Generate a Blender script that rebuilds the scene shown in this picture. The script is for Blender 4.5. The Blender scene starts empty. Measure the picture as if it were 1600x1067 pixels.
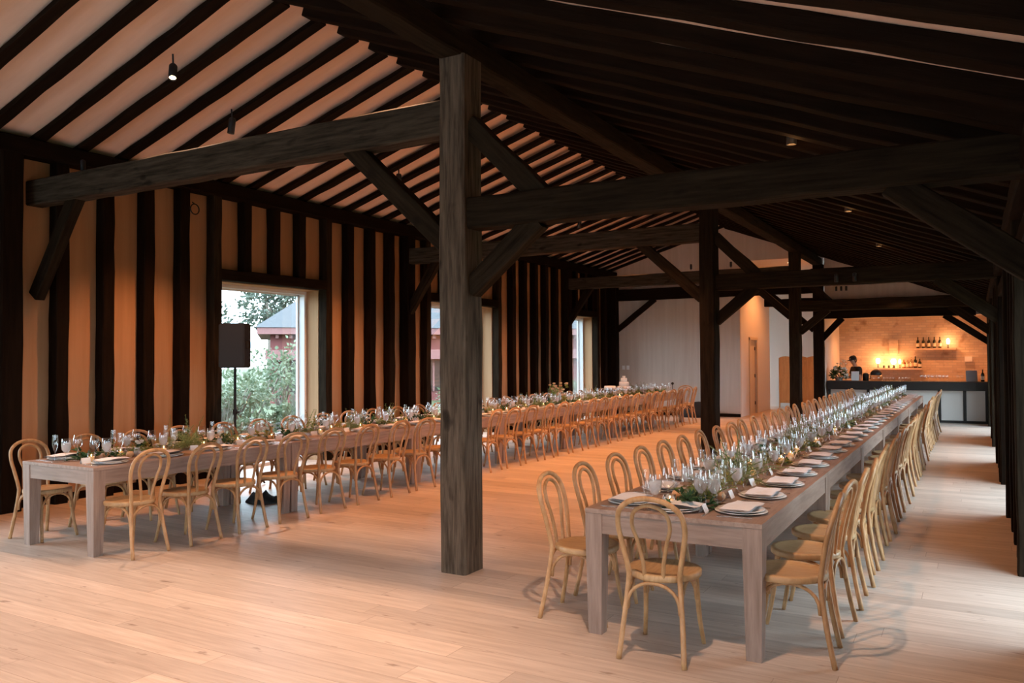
import bpy, bmesh, math, random
from math import sin, cos, pi, radians, sqrt
from mathutils import Vector, Matrix

random.seed(7)
SC = bpy.context.scene
COL = SC.collection
V = Vector

# ------------------------------------------------------------------ camera
F_PX, YAW, PITCH, ROLL, EYE = 1266.0, radians(29.7), radians(1.13), radians(0.33), 1.68
fw0 = V((-sin(YAW), cos(YAW), 0)); rt0 = V((cos(YAW), sin(YAW), 0)); up0 = V((0, 0, 1))
FW = cos(PITCH) * fw0 + sin(PITCH) * up0
UP1 = cos(PITCH) * up0 - sin(PITCH) * fw0
RT = cos(ROLL) * rt0 - sin(ROLL) * UP1
UP = cos(ROLL) * UP1 + sin(ROLL) * rt0
cam = bpy.data.cameras.new('camera')
cam.sensor_width = 36.0; cam.sensor_fit = 'HORIZONTAL'; cam.lens = F_PX * 36.0 / 1600.0
cam.clip_start = 0.05; cam.clip_end = 300
co = bpy.data.objects.new('camera', cam); COL.objects.link(co)
m = Matrix((RT, UP, -FW)).transposed().to_4x4(); m.translation = V((0, 0, EYE))
co.matrix_world = m
SC.camera = co

# ------------------------------------------------------------------ world, exposure
SC.view_settings.view_transform = 'Standard'
SC.view_settings.look = 'None'
SC.view_settings.gamma = 1.0
SC.view_settings.use_curve_mapping = False
SC.view_settings.exposure = 0.0
w = bpy.data.worlds.new('dusk_sky'); SC.world = w; w.use_nodes = True
bg = w.node_tree.nodes['Background']
bg.inputs[0].default_value = (0.70, 0.86, 1.0, 1); bg.inputs[1].default_value = 10.5
try:
    SC.cycles.caustics_reflective = False; SC.cycles.caustics_refractive = False
    SC.cycles.sample_clamp_indirect = 3.0; SC.cycles.transparent_max_bounces = 48
    SC.cycles.max_bounces = 8; SC.cycles.diffuse_bounces = 5; SC.cycles.glossy_bounces = 3; SC.cycles.transmission_bounces = 6
except Exception:
    pass
WARM = (1.0, 0.49, 0.24)
AMBER = (1.0, 0.34, 0.10)
SPOT_W = 430.0
# ceiling spot lamps (bar-side ones sit up between two rafters): position, power factor, aim point (x, y) on the floor, cone degrees
SPOTS = [((-7.21, 5.54, 4.66), 0.9, (-5.4, 3.9), 80), ((-7.75, 6.78, 4.47), 1.2, (-8.3, 6.6), 85), ((-7.80, 10.12, 4.45), 1.1, (-8.2, 10.6), 85),
         ((-7.46, 16.08, 4.57), 1.0, (-7.9, 16.0), 85), ((-7.3, 13.2, 4.60), 1.0, (-7.9, 13.2), 85), ((-7.3, 19.6, 4.60), 1.0, (-7.9, 19.6), 85), ((-7.2, 1.4, 4.66), 1.0, (-6.0, 2.6), 80)]
def gap(y): return 5.962 + .526 * round((y - 5.962) / .526)
for x_, y_, p_, ax_, ay_, c_ in ((-4.10, 5.6, 1.1, -4.6, 3.7, 75), (-4.34, 11.0, 1.7, -4.7, 11.0, 85), (-4.3, 16.5, 1.6, -4.7, 16.5, 85), (-4.3, 8.3, 1.5, -4.8, 8.6, 80), (-4.3, 13.8, 1.5, -4.7, 13.8, 85), (-4.3, 1.8, 1.0, -4.2, 2.4, 75), (-4.3, 19.5, 1.4, -4.7, 19.5, 85),
                                 (-1.4, 3.55, .62, -1.4, 3.9, 110), (-1.32, 10.6, .35, -1.5, 10.6, 100), (-1.3, 7.2, .3, -1.4, 7.2, 100), (-1.32, 14.4, .35, -1.5, 14.4, 100), (-1.32, 18.4, .35, -1.5, 18.4, 100), (-1.4, .3, .35, -1.6, .6, 100)):
    SPOTS.append(((x_, gap(y_), 5.22 - .377 * (x_ + 5.97) + .055), p_, (ax_, ay_), c_))

# ------------------------------------------------------------------ helpers
def link(o, parent=None):
    COL.objects.link(o)
    if parent is not None: o.parent = parent
    return o

def tag(o, label=None, cat=None, group=None, kind=None):
    if label: o['label'] = label
    if cat: o['category'] = cat
    if group: o['group'] = group
    if kind: o['kind'] = kind
    return o

def empty(name, loc=(0, 0, 0), rz=0.0, label=None, cat=None, group=None):
    o = bpy.data.objects.new(name, None); o.empty_display_size = 0.1
    o.location = loc; o.rotation_euler = (0, 0, rz)
    link(o); return tag(o, label, cat, group)

def mesh_of(name, bm, mats, smooth=False):
    me = bpy.data.meshes.new(name)
    bmesh.ops.recalc_face_normals(bm, faces=bm.faces)
    bm.to_mesh(me); bm.free()
    for mt in (mats if isinstance(mats, (list, tuple)) else [mats]): me.materials.append(mt)
    if smooth:
        for p in me.polygons: p.use_smooth = True
    return me

def obj(name, bm, mats, parent=None, smooth=False, loc=None, rz=None):
    me = bm if isinstance(bm, bpy.types.Mesh) else mesh_of(name, bm, mats, smooth)
    o = bpy.data.objects.new(name, me); link(o, parent)
    if loc is not None: o.location = loc
    if rz is not None: o.rotation_euler = (0, 0, rz)
    return o

def copy_tree(o, parent=None):
    c = o.copy(); link(c); c.parent = parent
    for ch in list(o.children): copy_tree(ch, c)
    return c

def box(bm, x0, x1, y0, y1, z0, z1, bev=0.0, mat=0):
    r = bmesh.ops.create_cube(bm, size=1.0)
    vs = r['verts']
    for v in vs:
        v.co = V((x0 + (v.co.x + .5) * (x1 - x0), y0 + (v.co.y + .5) * (y1 - y0), z0 + (v.co.z + .5) * (z1 - z0)))
    fs = set(f for v in vs for f in v.link_faces)
    for f in fs: f.material_index = mat
    if bev > 0:
        es = list(set(e for v in vs for e in v.link_edges))
        bmesh.ops.bevel(bm, geom=es, offset=bev, segments=2, profile=.7, affect='EDGES', clamp_overlap=True)
    return vs

def prism(bm, pts, axis, a0, a1, mat=0):
    """extrude a polygon; axis 'y': pts are (x,z); axis 'x': pts are (y,z); axis 'z': pts are (x,y)"""
    def mk(p, a):
        return {'y': (p[0], a, p[1]), 'x': (a, p[0], p[1]), 'z': (p[0], p[1], a)}[axis]
    A = [bm.verts.new(mk(p, a0)) for p in pts]; B = [bm.verts.new(mk(p, a1)) for p in pts]
    n = len(pts); fs = [bm.faces.new(A), bm.faces.new(list(reversed(B)))]
    for i in range(n): fs.append(bm.faces.new((A[i], A[(i + 1) % n], B[(i + 1) % n], B[i])))
    for f in fs: f.material_index = mat

def lathe(bm, prof, seg=16, cx=0, cy=0, cz=0, mat=0, cap=True):
    rings = []
    for (r, z) in prof:
        if r < 1e-5: rings.append([bm.verts.new((cx, cy, cz + z))])
        else: rings.append([bm.verts.new((cx + r * cos(2 * pi * k / seg), cy + r * sin(2 * pi * k / seg), cz + z)) for k in range(seg)])
    for a, b in zip(rings, rings[1:]):
        for k in range(seg):
            k2 = (k + 1) % seg
            if len(a) == 1 and len(b) == 1: continue
            if len(a) == 1: f = bm.faces.new((a[0], b[k], b[k2]))
            elif len(b) == 1: f = bm.faces.new((a[k], b[0], a[k2]))
            else: f = bm.faces.new((a[k], b[k], b[k2], a[k2]))
            f.material_index = mat
    return rings

def spline(pts, n):
    P = [V(p) for p in pts]; P = [P[0] * 2 - P[1]] + P + [P[-1] * 2 - P[-2]]
    out = []
    for i in range(1, len(P) - 2):
        for k in range(n):
            t = k / n
            a, b, c, d = P[i - 1], P[i], P[i + 1], P[i + 2]
            out.append(.5 * ((2 * b) + (c - a) * t + (2 * a - 5 * b + 4 * c - d) * t * t + (3 * b - a - 3 * c + d) * t ** 3))
    out.append(P[-2].copy()); return out

def tube(bm, pts, r, seg=8, closed_ends=True, mat=0):
    n = len(pts); rings = []
    rad = r if callable(r) else (lambda t: r)
    prev = None
    for i, p in enumerate(pts):
        d = (pts[min(i + 1, n - 1)] - pts[max(i - 1, 0)]).normalized()
        if prev is None:
            a = V((0, 0, 1)) if abs(d.z) < .9 else V((1, 0, 0))
            u = d.cross(a).normalized()
        else:
            u = (prev - d * prev.dot(d)).normalized()
        prev = u; v = d.cross(u)
        rr = rad(i / max(1, n - 1))
        rings.append([bm.verts.new(p + (u * cos(2 * pi * k / seg) + v * sin(2 * pi * k / seg)) * rr) for k in range(seg)])
    for a, b in zip(rings, rings[1:]):
        for k in range(seg):
            f = bm.faces.new((a[k], a[(k + 1) % seg], b[(k + 1) % seg], b[k])); f.material_index = mat
    if closed_ends:
        bm.faces.new(list(reversed(rings[0]))).material_index = mat; bm.faces.new(rings[-1]).material_index = mat

def new(): return bmesh.new()

ORD = ['first', 'second', 'third', 'fourth', 'fifth', 'sixth', 'seventh', 'eighth', 'ninth', 'tenth', 'eleventh', 'twelfth', 'thirteenth', 'fourteenth', 'fifteenth', 'sixteenth', 'seventeenth', 'eighteenth', 'nineteenth', 'twentieth'] + ['twenty-' + s for s in 'first second third fourth fifth sixth seventh eighth ninth'.split()] + ['thirtieth'] + ['thirty-' + s for s in 'first second third fourth fifth sixth seventh eighth ninth'.split()] + ['fortieth'] + ['forty-' + s for s in 'first second third fourth fifth sixth seventh eighth ninth'.split()] + ['fiftieth'] + ['fifty-' + s for s in 'first second third fourth fifth sixth seventh eighth ninth'.split()]

# ------------------------------------------------------------------ materials
def mat(name):
    mt = bpy.data.materials.new(name); mt.use_nodes = True
    nt = mt.node_tree; return mt, nt, nt.nodes['Principled BSDF']

def nd(nt, typ, **kw):
    n = nt.nodes.new(typ)
    for k, v in kw.items(): setattr(n, k, v)
    return n

def plain(name, col, rough=.5, metal=0.0, spec=.5, var=0.0, scale=20.0, bump=0.0):
    mt, nt, b = mat(name)
    b.inputs['Base Color'].default_value = (*col, 1); b.inputs['Roughness'].default_value = rough
    b.inputs['Metallic'].default_value = metal; b.inputs['Specular IOR Level'].default_value = spec
    if var > 0 or bump > 0:
        tc = nd(nt, 'ShaderNodeTexCoord'); nz = nd(nt, 'ShaderNodeTexNoise')
        nz.inputs['Scale'].default_value = scale; nz.inputs['Detail'].default_value = 4
        nt.links.new(tc.outputs['Object'], nz.inputs['Vector'])
        if var > 0:
            cr = nd(nt, 'ShaderNodeMix', data_type='RGBA')
            cr.inputs[6].default_value = (*[max(0, c * (1 - var)) for c in col], 1); cr.inputs[7].default_value = (*[min(1, c * (1 + var)) for c in col], 1)
            nt.links.new(nz.outputs['Fac'], cr.inputs[0]); nt.links.new(cr.outputs[2], b.inputs['Base Color'])
        if bump > 0:
            bp = nd(nt, 'ShaderNodeBump'); bp.inputs['Strength'].default_value = bump; bp.inputs['Distance'].default_value = .01
            nt.links.new(nz.outputs['Fac'], bp.inputs['Height']); nt.links.new(bp.outputs['Normal'], b.inputs['Normal'])
    return mt

def wood(name, c0, c1, stretch=(1, 14, 14), scale=2.0, rough=.55, bump=.15, knots=0.0, knotcol=(.05, .03, .02), spec=.4, rand=.0, inst_off=True):
    """wood grain running along local axis with the small stretch factor"""
    mt, nt, b = mat(name)
    tc = nd(nt, 'ShaderNodeTexCoord'); oi = nd(nt, 'ShaderNodeObjectInfo')
    mp = nd(nt, 'ShaderNodeMapping'); mp.inputs['Scale'].default_value = stretch
    if inst_off:
        ad = nd(nt, 'ShaderNodeVectorMath', operation='ADD'); ml = nd(nt, 'ShaderNodeMath', operation='MULTIPLY'); ml.inputs[1].default_value = 37.0
        nt.links.new(oi.outputs['Random'], ml.inputs[0]); nt.links.new(tc.outputs['Object'], ad.inputs[0]); nt.links.new(ml.outputs[0], ad.inputs[1])
        nt.links.new(ad.outputs[0], mp.inputs['Vector'])
    else:
        nt.links.new(tc.outputs['Object'], mp.inputs['Vector'])
    nz = nd(nt, 'ShaderNodeTexNoise'); nz.inputs['Scale'].default_value = scale; nz.inputs['Detail'].default_value = 7; nz.inputs['Roughness'].default_value = .62
    nt.links.new(mp.outputs[0], nz.inputs['Vector'])
    cr = nd(nt, 'ShaderNodeValToRGB'); e = cr.color_ramp.elements
    e[0].position = .3; e[0].color = (*c0, 1); e[1].position = .7; e[1].color = (*c1, 1)
    nt.links.new(nz.outputs['Fac'], cr.inputs[0])
    out = cr.outputs[0]
    if knots > 0:
        vo = nd(nt, 'ShaderNodeTexNoise'); vo.inputs['Scale'].default_value = 3.2; vo.inputs['Detail'].default_value = 2
        m2 = nd(nt, 'ShaderNodeMapping'); m2.inputs['Scale'].default_value = tuple(1 if s <= 2 else 2.2 for s in stretch)
        nt.links.new(mp.inputs['Vector'].links[0].from_socket, m2.inputs['Vector']); nt.links.new(m2.outputs[0], vo.inputs['Vector'])
        kr = nd(nt, 'ShaderNodeValToRGB'); k = kr.color_ramp.elements; k[0].position = .66; k[0].color = (0, 0, 0, 1); k[1].position = .74; k[1].color = (1, 1, 1, 1)
        nt.links.new(vo.outputs['Fac'], kr.inputs[0])
        mk = nd(nt, 'ShaderNodeMath', operation='MULTIPLY'); mk.inputs[1].default_value = knots; nt.links.new(kr.outputs[0], mk.inputs[0])
        mx = nd(nt, 'ShaderNodeMix', data_type='RGBA'); mx.inputs[7].default_value = (*knotcol, 1)
        nt.links.new(mk.outputs[0], mx.inputs[0]); nt.links.new(out, mx.inputs[6]); out = mx.outputs[2]
    if rand > 0:
        hs = nd(nt, 'ShaderNodeHueSaturation'); mr = nd(nt, 'ShaderNodeMapRange'); mr.inputs[3].default_value = 1 - rand; mr.inputs[4].default_value = 1 + rand
        nt.links.new(oi.outputs['Random'], mr.inputs[0]); nt.links.new(mr.outputs[0], hs.inputs['Value']); nt.links.new(out, hs.inputs['Color']); out = hs.outputs[0]
    nt.links.new(out, b.inputs['Base Color'])
    b.inputs['Roughness'].default_value = rough; b.inputs['Specular IOR Level'].default_value = spec
    if bump > 0:
        bp = nd(nt, 'ShaderNodeBump'); bp.inputs['Strength'].default_value = bump; bp.inputs['Distance'].default_value = .01
        nt.links.new(nz.outputs['Fac'], bp.inputs['Height']); nt.links.new(bp.outputs['Normal'], b.inputs['Normal'])
    return mt

def emis(name, col, strength, sampled=True):
    mt, nt, b = mat(name)
    b.inputs['Base Color'].default_value = (*col, 1); b.inputs['Emission Color'].default_value = (*col, 1); b.inputs['Emission Strength'].default_value = strength
    if not sampled:
        try: mt.cycles.emission_sampling = 'NONE'
        except Exception: pass
    return mt

def thin_glass(name, tint=(.985, .99, .99), refl=.10, rough=.02):
    mt, nt, b = mat(name); nt.nodes.remove(b)
    out = nt.nodes['Material Output']
    tr = nd(nt, 'ShaderNodeBsdfTransparent'); tr.inputs[0].default_value = (*tint, 1)
    gl = nd(nt, 'ShaderNodeBsdfGlossy'); gl.inputs['Roughness'].default_value = rough; gl.inputs[0].default_value = (1, 1, 1, 1)
    lw = nd(nt, 'ShaderNodeLayerWeight'); lw.inputs['Blend'].default_value = .5
    fr = nd(nt, 'ShaderNodeMath', operation='POWER'); fr.inputs[1].default_value = 2.6; nt.links.new(lw.outputs['Facing'], fr.inputs[0])
    ad = nd(nt, 'ShaderNodeMath', operation='ADD'); ad.inputs[1].default_value = refl; ad.use_clamp = True
    mx = nd(nt, 'ShaderNodeMixShader')
    nt.links.new(fr.outputs[0], ad.inputs[0]); nt.links.new(ad.outputs[0], mx.inputs[0]); nt.links.new(tr.outputs[0], mx.inputs[1]); nt.links.new(gl.outputs[0], mx.inputs[2])
    nt.links.new(mx.outputs[0], out.inputs[0]); return mt

def ice_water(name):
    mt, nt, b = mat(name); nt.nodes.remove(b); out = nt.nodes['Material Output']
    tr = nd(nt, 'ShaderNodeBsdfTransparent'); tr.inputs[0].default_value = (.95, .97, .98, 1)
    df = nd(nt, 'ShaderNodeBsdfTranslucent'); df.inputs[0].default_value = (.95, .97, 1, 1)
    d2 = nd(nt, 'ShaderNodeBsdfPrincipled'); d2.inputs['Base Color'].default_value = (.92, .94, .97, 1); d2.inputs['Roughness'].default_value = .1
    m1 = nd(nt, 'ShaderNodeMixShader'); m1.inputs[0].default_value = .5; m2 = nd(nt, 'ShaderNodeMixShader'); m2.inputs[0].default_value = .6
    nt.links.new(df.outputs[0], m1.inputs[1]); nt.links.new(d2.outputs[0], m1.inputs[2]); nt.links.new(tr.outputs[0], m2.inputs[1]); nt.links.new(m1.outputs[0], m2.inputs[2])
    nt.links.new(m2.outputs[0], out.inputs[0]); return mt

def floor_mat():
    mt, nt, b = mat('oak_planks')
    tc = nd(nt, 'ShaderNodeTexCoord')
    br = nd(nt, 'ShaderNodeTexBrick'); br.offset = 0.0; br.inputs['Scale'].default_value = 1.0
    br.inputs['Mortar Size'].default_value = .0022; br.inputs['Brick Width'].default_value = 2.6; br.inputs['Row Height'].default_value = .19; br.inputs['Bias'].default_value = 0.0
    br.inputs['Color1'].default_value = (0, 0, 0, 1); br.inputs['Color2'].default_value = (1, 1, 1, 1); br.inputs['Mortar'].default_value = (.5, .5, .5, 1)
    sx = nd(nt, 'ShaderNodeSeparateXYZ'); nt.links.new(tc.outputs['Object'], sx.inputs[0])
    dv = nd(nt, 'ShaderNodeMath', operation='DIVIDE'); dv.inputs[1].default_value = .19; nt.links.new(sx.outputs[1], dv.inputs[0])
    fl = nd(nt, 'ShaderNodeMath', operation='FLOOR'); nt.links.new(dv.outputs[0], fl.inputs[0])
    wn_ = nd(nt, 'ShaderNodeTexWhiteNoise', noise_dimensions='1D'); nt.links.new(fl.outputs[0], wn_.inputs['W'])
    ma = nd(nt, 'ShaderNodeMath', operation='MULTIPLY_ADD'); ma.inputs[1].default_value = 2.6; nt.links.new(wn_.outputs['Value'], ma.inputs[0]); nt.links.new(sx.outputs[0], ma.inputs[2])
    cx = nd(nt, 'ShaderNodeCombineXYZ'); nt.links.new(ma.outputs[0], cx.inputs[0]); nt.links.new(sx.outputs[1], cx.inputs[1])
    nt.links.new(cx.outputs[0], br.inputs['Vector'])
    # grain, shifted per plank
    sh = nd(nt, 'ShaderNodeVectorMath', operation='MULTIPLY_ADD'); sh.inputs[1].default_value = (7, 3, 0)
    nt.links.new(br.outputs['Color'], sh.inputs[0]); nt.links.new(tc.outputs['Object'], sh.inputs[2])
    mp = nd(nt, 'ShaderNodeMapping'); mp.inputs['Scale'].default_value = (1.2, 16, 1); nt.links.new(sh.outputs[0], mp.inputs['Vector'])
    gz = nd(nt, 'ShaderNodeTexNoise'); gz.inputs['Scale'].default_value = 1.6; gz.inputs['Detail'].default_value = 7; gz.inputs['Roughness'].default_value = .6
    nt.links.new(mp.outputs[0], gz.inputs['Vector'])
    cr = nd(nt, 'ShaderNodeValToRGB'); e = cr.color_ramp.elements
    e[0].position = .25; e[0].color = (.44, .35, .285, 1); e[1].position = .75; e[1].color = (.65, .55, .475, 1)
    nt.links.new(gz.outputs['Fac'], cr.inputs[0])
    hs = nd(nt, 'ShaderNodeHueSaturation'); mr = nd(nt, 'ShaderNodeMapRange'); mr.inputs[3].default_value = .84; mr.inputs[4].default_value = 1.10
    nt.links.new(br.outputs['Color'], mr.inputs[0]); nt.links.new(mr.outputs[0], hs.inputs['Value']); nt.links.new(cr.outputs[0], hs.inputs['Color'])
    # knots and cracks
    kp = nd(nt, 'ShaderNodeMapping'); kp.inputs['Scale'].default_value = (2.0, 7.0, 1); nt.links.new(sh.outputs[0], kp.inputs['Vector'])
    kz = nd(nt, 'ShaderNodeTexNoise'); kz.inputs['Scale'].default_value = 1.9; kz.inputs['Detail'].default_value = 3; nt.links.new(kp.outputs[0], kz.inputs['Vector'])
    kr = nd(nt, 'ShaderNodeValToRGB'); k = kr.color_ramp.elements; k[0].position = .665; k[0].color = (0, 0, 0, 1); k[1].position = .74; k[1].color = (.8, .8, .8, 1)
    nt.links.new(kz.outputs['Fac'], kr.inputs[0])
    mx = nd(nt, 'ShaderNodeMix', data_type='RGBA'); mx.inputs[7].default_value = (.20, .13, .09, 1)
    nt.links.new(kr.outputs[0], mx.inputs[0]); nt.links.new(hs.outputs[0], mx.inputs[6])
    gp = nd(nt, 'ShaderNodeMix', data_type='RGBA'); gp.inputs[7].default_value = (.22, .15, .10, 1)
    fm = nd(nt, 'ShaderNodeMath', operation='MULTIPLY'); fm.inputs[1].default_value = .6
    nt.links.new(br.outputs['Fac'], fm.inputs[0]); nt.links.new(fm.outputs[0], gp.inputs[0]); nt.links.new(mx.outputs[2], gp.inputs[6])
    nt.links.new(gp.outputs[2], b.inputs['Base Color'])
    b.inputs['Roughness'].default_value = .42; b.inputs['Specular IOR Level'].default_value = .35
    bp = nd(nt, 'ShaderNodeBump'); bp.inputs['Strength'].default_value = .08; bp.inputs['Distance'].default_value = .01
    nt.links.new(gz.outputs['Fac'], bp.inputs['Height']); nt.links.new(bp.outputs['Normal'], b.inputs['Normal'])
    return mt

def brick_mat():
    mt, nt, b = mat('whitewashed_brick')
    tc = nd(nt, 'ShaderNodeTexCoord'); mp = nd(nt, 'ShaderNodeMapping'); mp.inputs['Rotation'].default_value = (radians(90), 0, 0)
    nt.links.new(tc.outputs['Object'], mp.inputs['Vector'])
    br = nd(nt, 'ShaderNodeTexBrick'); br.inputs['Scale'].default_value = 1.0; br.inputs['Brick Width'].default_value = .21; br.inputs['Row Height'].default_value = .07; br.inputs['Mortar Size'].default_value = .007
    br.inputs['Color1'].default_value = (.66, .54, .42, 1); br.inputs['Color2'].default_value = (.55, .42, .32, 1); br.inputs['Mortar'].default_value = (.5, .42, .34, 1)
    nt.links.new(mp.outputs[0], br.inputs['Vector'])
    nz = nd(nt, 'ShaderNodeTexNoise'); nz.inputs['Scale'].default_value = 2.3; nz.inputs['Detail'].default_value = 6; nt.links.new(tc.outputs['Object'], nz.inputs['Vector'])
    cr = nd(nt, 'ShaderNodeValToRGB'); e = cr.color_ramp.elements; e[0].position = .60; e[0].color = (0, 0, 0, 1); e[1].position = .70; e[1].color = (.75, .75, .75, 1)
    nt.links.new(nz.outputs['Fac'], cr.inputs[0])
    mx = nd(nt, 'ShaderNodeMix', data_type='RGBA'); mx.inputs[7].default_value = (.27, .16, .10, 1)
    nt.links.new(cr.outputs[0], mx.inputs[0]); nt.links.new(br.outputs['Color'], mx.inputs[6]); nt.links.new(mx.outputs[2], b.inputs['Base Color'])
    b.inputs['Roughness'].default_value = .85
    bp = nd(nt, 'ShaderNodeBump'); bp.inputs['Strength'].default_value = .5; bp.inputs['Distance'].default_value = .01
    nt.links.new(br.outputs['Fac'], bp.inputs['Height']); bp.invert = True; nt.links.new(bp.outputs['Normal'], b.inputs['Normal'])
    return mt

def leaf_mat(name, c0, c1):
    mt, nt, b = mat(name)
    gi = nd(nt, 'ShaderNodeNewGeometry'); mx = nd(nt, 'ShaderNodeMix', data_type='RGBA')
    mx.inputs[6].default_value = (*c0, 1); mx.inputs[7].default_value = (*c1, 1)
    nt.links.new(gi.outputs['Random Per Island'], mx.inputs[0]); nt.links.new(mx.outputs[2], b.inputs['Base Color'])
    b.inputs['Roughness'].default_value = .5
    tl = nd(nt, 'ShaderNodeBsdfTranslucent'); nt.links.new(mx.outputs[2], tl.inputs[0])
    ms = nd(nt, 'ShaderNodeMixShader'); ms.inputs[0].default_value = .3
    nt.links.new(b.outputs[0], ms.inputs[1]); nt.links.new(tl.outputs[0], ms.inputs[2]); nt.links.new(ms.outputs[0], nt.nodes['Material Output'].inputs[0])
    return mt

M = dict(
    floor=floor_mat(), brick=brick_mat(),
    post=wood('weathered_post_lit', (.034, .024, .016), (.152, .115, .084), (1, 13, 13), 2.2, .85, .5, knots=.7, knotcol=(.008, .005, .004), spec=.06, rand=.1),  # lighter copy of the timber; light on the first post is in the colour
    beam=wood('grey_beam_lit', (.014, .010, .007), (.070, .054, .038), (1, 13, 13), 2.2, .85, .5, knots=.7, knotcol=(.008, .005, .004), spec=.06, rand=.1),  # timber copy with the light on the tie beams put into its colour
    timber=wood('old_timber', (.007, .0042, .0025), (.030, .020, .012), (1, 13, 13), 2.2, .85, .5, knots=.7, knotcol=(.008, .005, .004), spec=.06, rand=.25),
    timber2=wood('dark_timber', (.005, .0025, .0012), (.015, .008, .0045), (1, 13, 13), 2.2, .85, .4, knots=.5, knotcol=(.008, .005, .004), spec=.06, rand=.25),
    panel=wood('pale_boards', (.36, .20, .10), (.46, .275, .15), (9, 9, .5), .8, .8, .05, inst_off=False),
    roofpanel=wood('pale_roof_boards', (.70, .50, .40), (.82, .62, .51), (.5, 7, 2), .9, .8, .05, inst_off=False),
    gable=wood('pale_gable_boards', (.52, .43, .37), (.62, .54, .48), (9, 9, .5), .8, .8, .05, inst_off=False),
    oak=wood('bentwood_oak', (.32, .165, .068), (.52, .305, .145), (3, 3, 1.2), 9, .42, .08, rand=.12),
    seat=wood('seat_oak', (.36, .21, .095), (.52, .34, .175), (14, 1.5, 3), 4, .4, .05, rand=.12),
    table=wood('table_oak', (.22, .15, .115), (.37, .265, .215), (14, 1.2, 14), 2.2, .48, .08, rand=.07),
    tablex=wood('table_end_oak', (.22, .15, .115), (.37, .265, .215), (1.2, 14, 14), 2.2, .48, .08, rand=.07),
    tleg=wood('table_leg_oak', (.22, .15, .115), (.37, .265, .215), (14, 14, 1.2), 2.2, .5, .08, rand=.07),
    china=plain('white_china', (.80, .79, .77), .18), linen=plain('white_linen', (.74, .745, .78), .9, var=.06, scale=40, bump=.3),
    card=plain('white_card', (.85, .85, .85), .7), steel=plain('polished_steel', (.7, .68, .66), .22, metal=1.0),
    glass=thin_glass('clear_glass'), pane=thin_glass('window_glass', (.97, .99, .985), .03, .0), water=ice_water('iced_water'),
    black=plain('black_plastic', (.006, .006, .007), .6), iron=plain('black_iron', (.015, .014, .013), .6, metal=.4),
    whiteframe=plain('white_painted_frame', (.75, .77, .80), .5), dark=plain('dark_counter', (.012, .009, .007), .6, var=.3, scale=6),
    flame=emis('candle_flame', (1.0, .62, .22), 45, False), wax=emis('lit_candle_wax', (1.0, .55, .22), .6, False),
    lens=emis('lamp_lens', (1.0, .72, .42), 20, False), shade=emis('lamp_glow', (1.0, .62, .28), 22), softglow=emis('soft_lamp_glow', (1.0, .55, .2), 5),
    fern=leaf_mat('fern_green', (.14, .23, .05), (.34, .40, .11)), dkleaf=leaf_mat('dark_leaf', (.025, .075, .03), (.06, .14, .05)),
    yleaf=leaf_mat('olive_leaf', (.22, .22, .04), (.40, .36, .08)), mist=leaf_mat('feathery_green', (.20, .29, .11), (.40, .47, .21)),
    white=plain('white_petals', (.82, .80, .74), .7), peach=plain('peach_petals', (.82, .64, .44), .7), fruit=plain('peach_fruit', (.72, .40, .20), .5, var=.2, scale=12),
    stem=plain('green_stem', (.12, .18, .06), .6), ceramic=plain('grey_ceramic', (.55, .50, .46), .5),
    lawn=plain('lawn', (.06, .08, .035), .9, var=.5, scale=3), red=plain('red_boards', (.15, .04, .04), .7, var=.1, scale=4), pink=plain('pale_red_trim', (.21, .095, .095), .7),
    roofing=plain('grey_shingles', (.062, .066, .074), .8, var=.15, scale=5), darkglass=plain('dark_windows', (.03, .02, .02), .3),
    tree1=leaf_mat('grey_green_leaves', (.055, .072, .055), (.11, .135, .10)), tree2=leaf_mat('bright_leaves', (.085, .12, .07), (.175, .215, .135)), bark=plain('bark', (.16, .13, .11), .9),
    drygrass=leaf_mat('pale_grass', (.12, .12, .095), (.19, .185, .15)), petals=plain('pale_blossom', (.30, .30, .29), .8),
    skin=plain('skin', (.48, .28, .19), .5), hair=plain('dark_hair', (.02, .014, .01), .6), cloth=plain('black_cloth', (.015, .014, .016), .85), capw=plain('cap_patch', (.7, .68, .62), .7),
    bottle=plain('dark_bottle_glass', (.012, .018, .010), .12), amberb=plain('amber_bottle', (.25, .08, .02), .12), clearb=thin_glass('clear_bottle', (.85, .8, .7), .08), labelp=plain('paper_label', (.7, .62, .5), .7),
    shelfw=plain('pale_shelf', (.60, .46, .36), .6), wallw=plain('white_plaster', (.70, .66, .62), .8), doorm=plain('cream_door', (.66, .56, .42), .55),
    screenw=wood('screen_pine', (.40, .20, .07), (.56, .31, .12), (10, 10, 1), 2, .5, .05), icing=plain('white_icing', (.86, .84, .80), .6), tablet=plain('grey_tablet', (.33, .33, .36), .35), greybag=plain('black_bag', (.010, .010, .011), .8),
)

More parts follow.
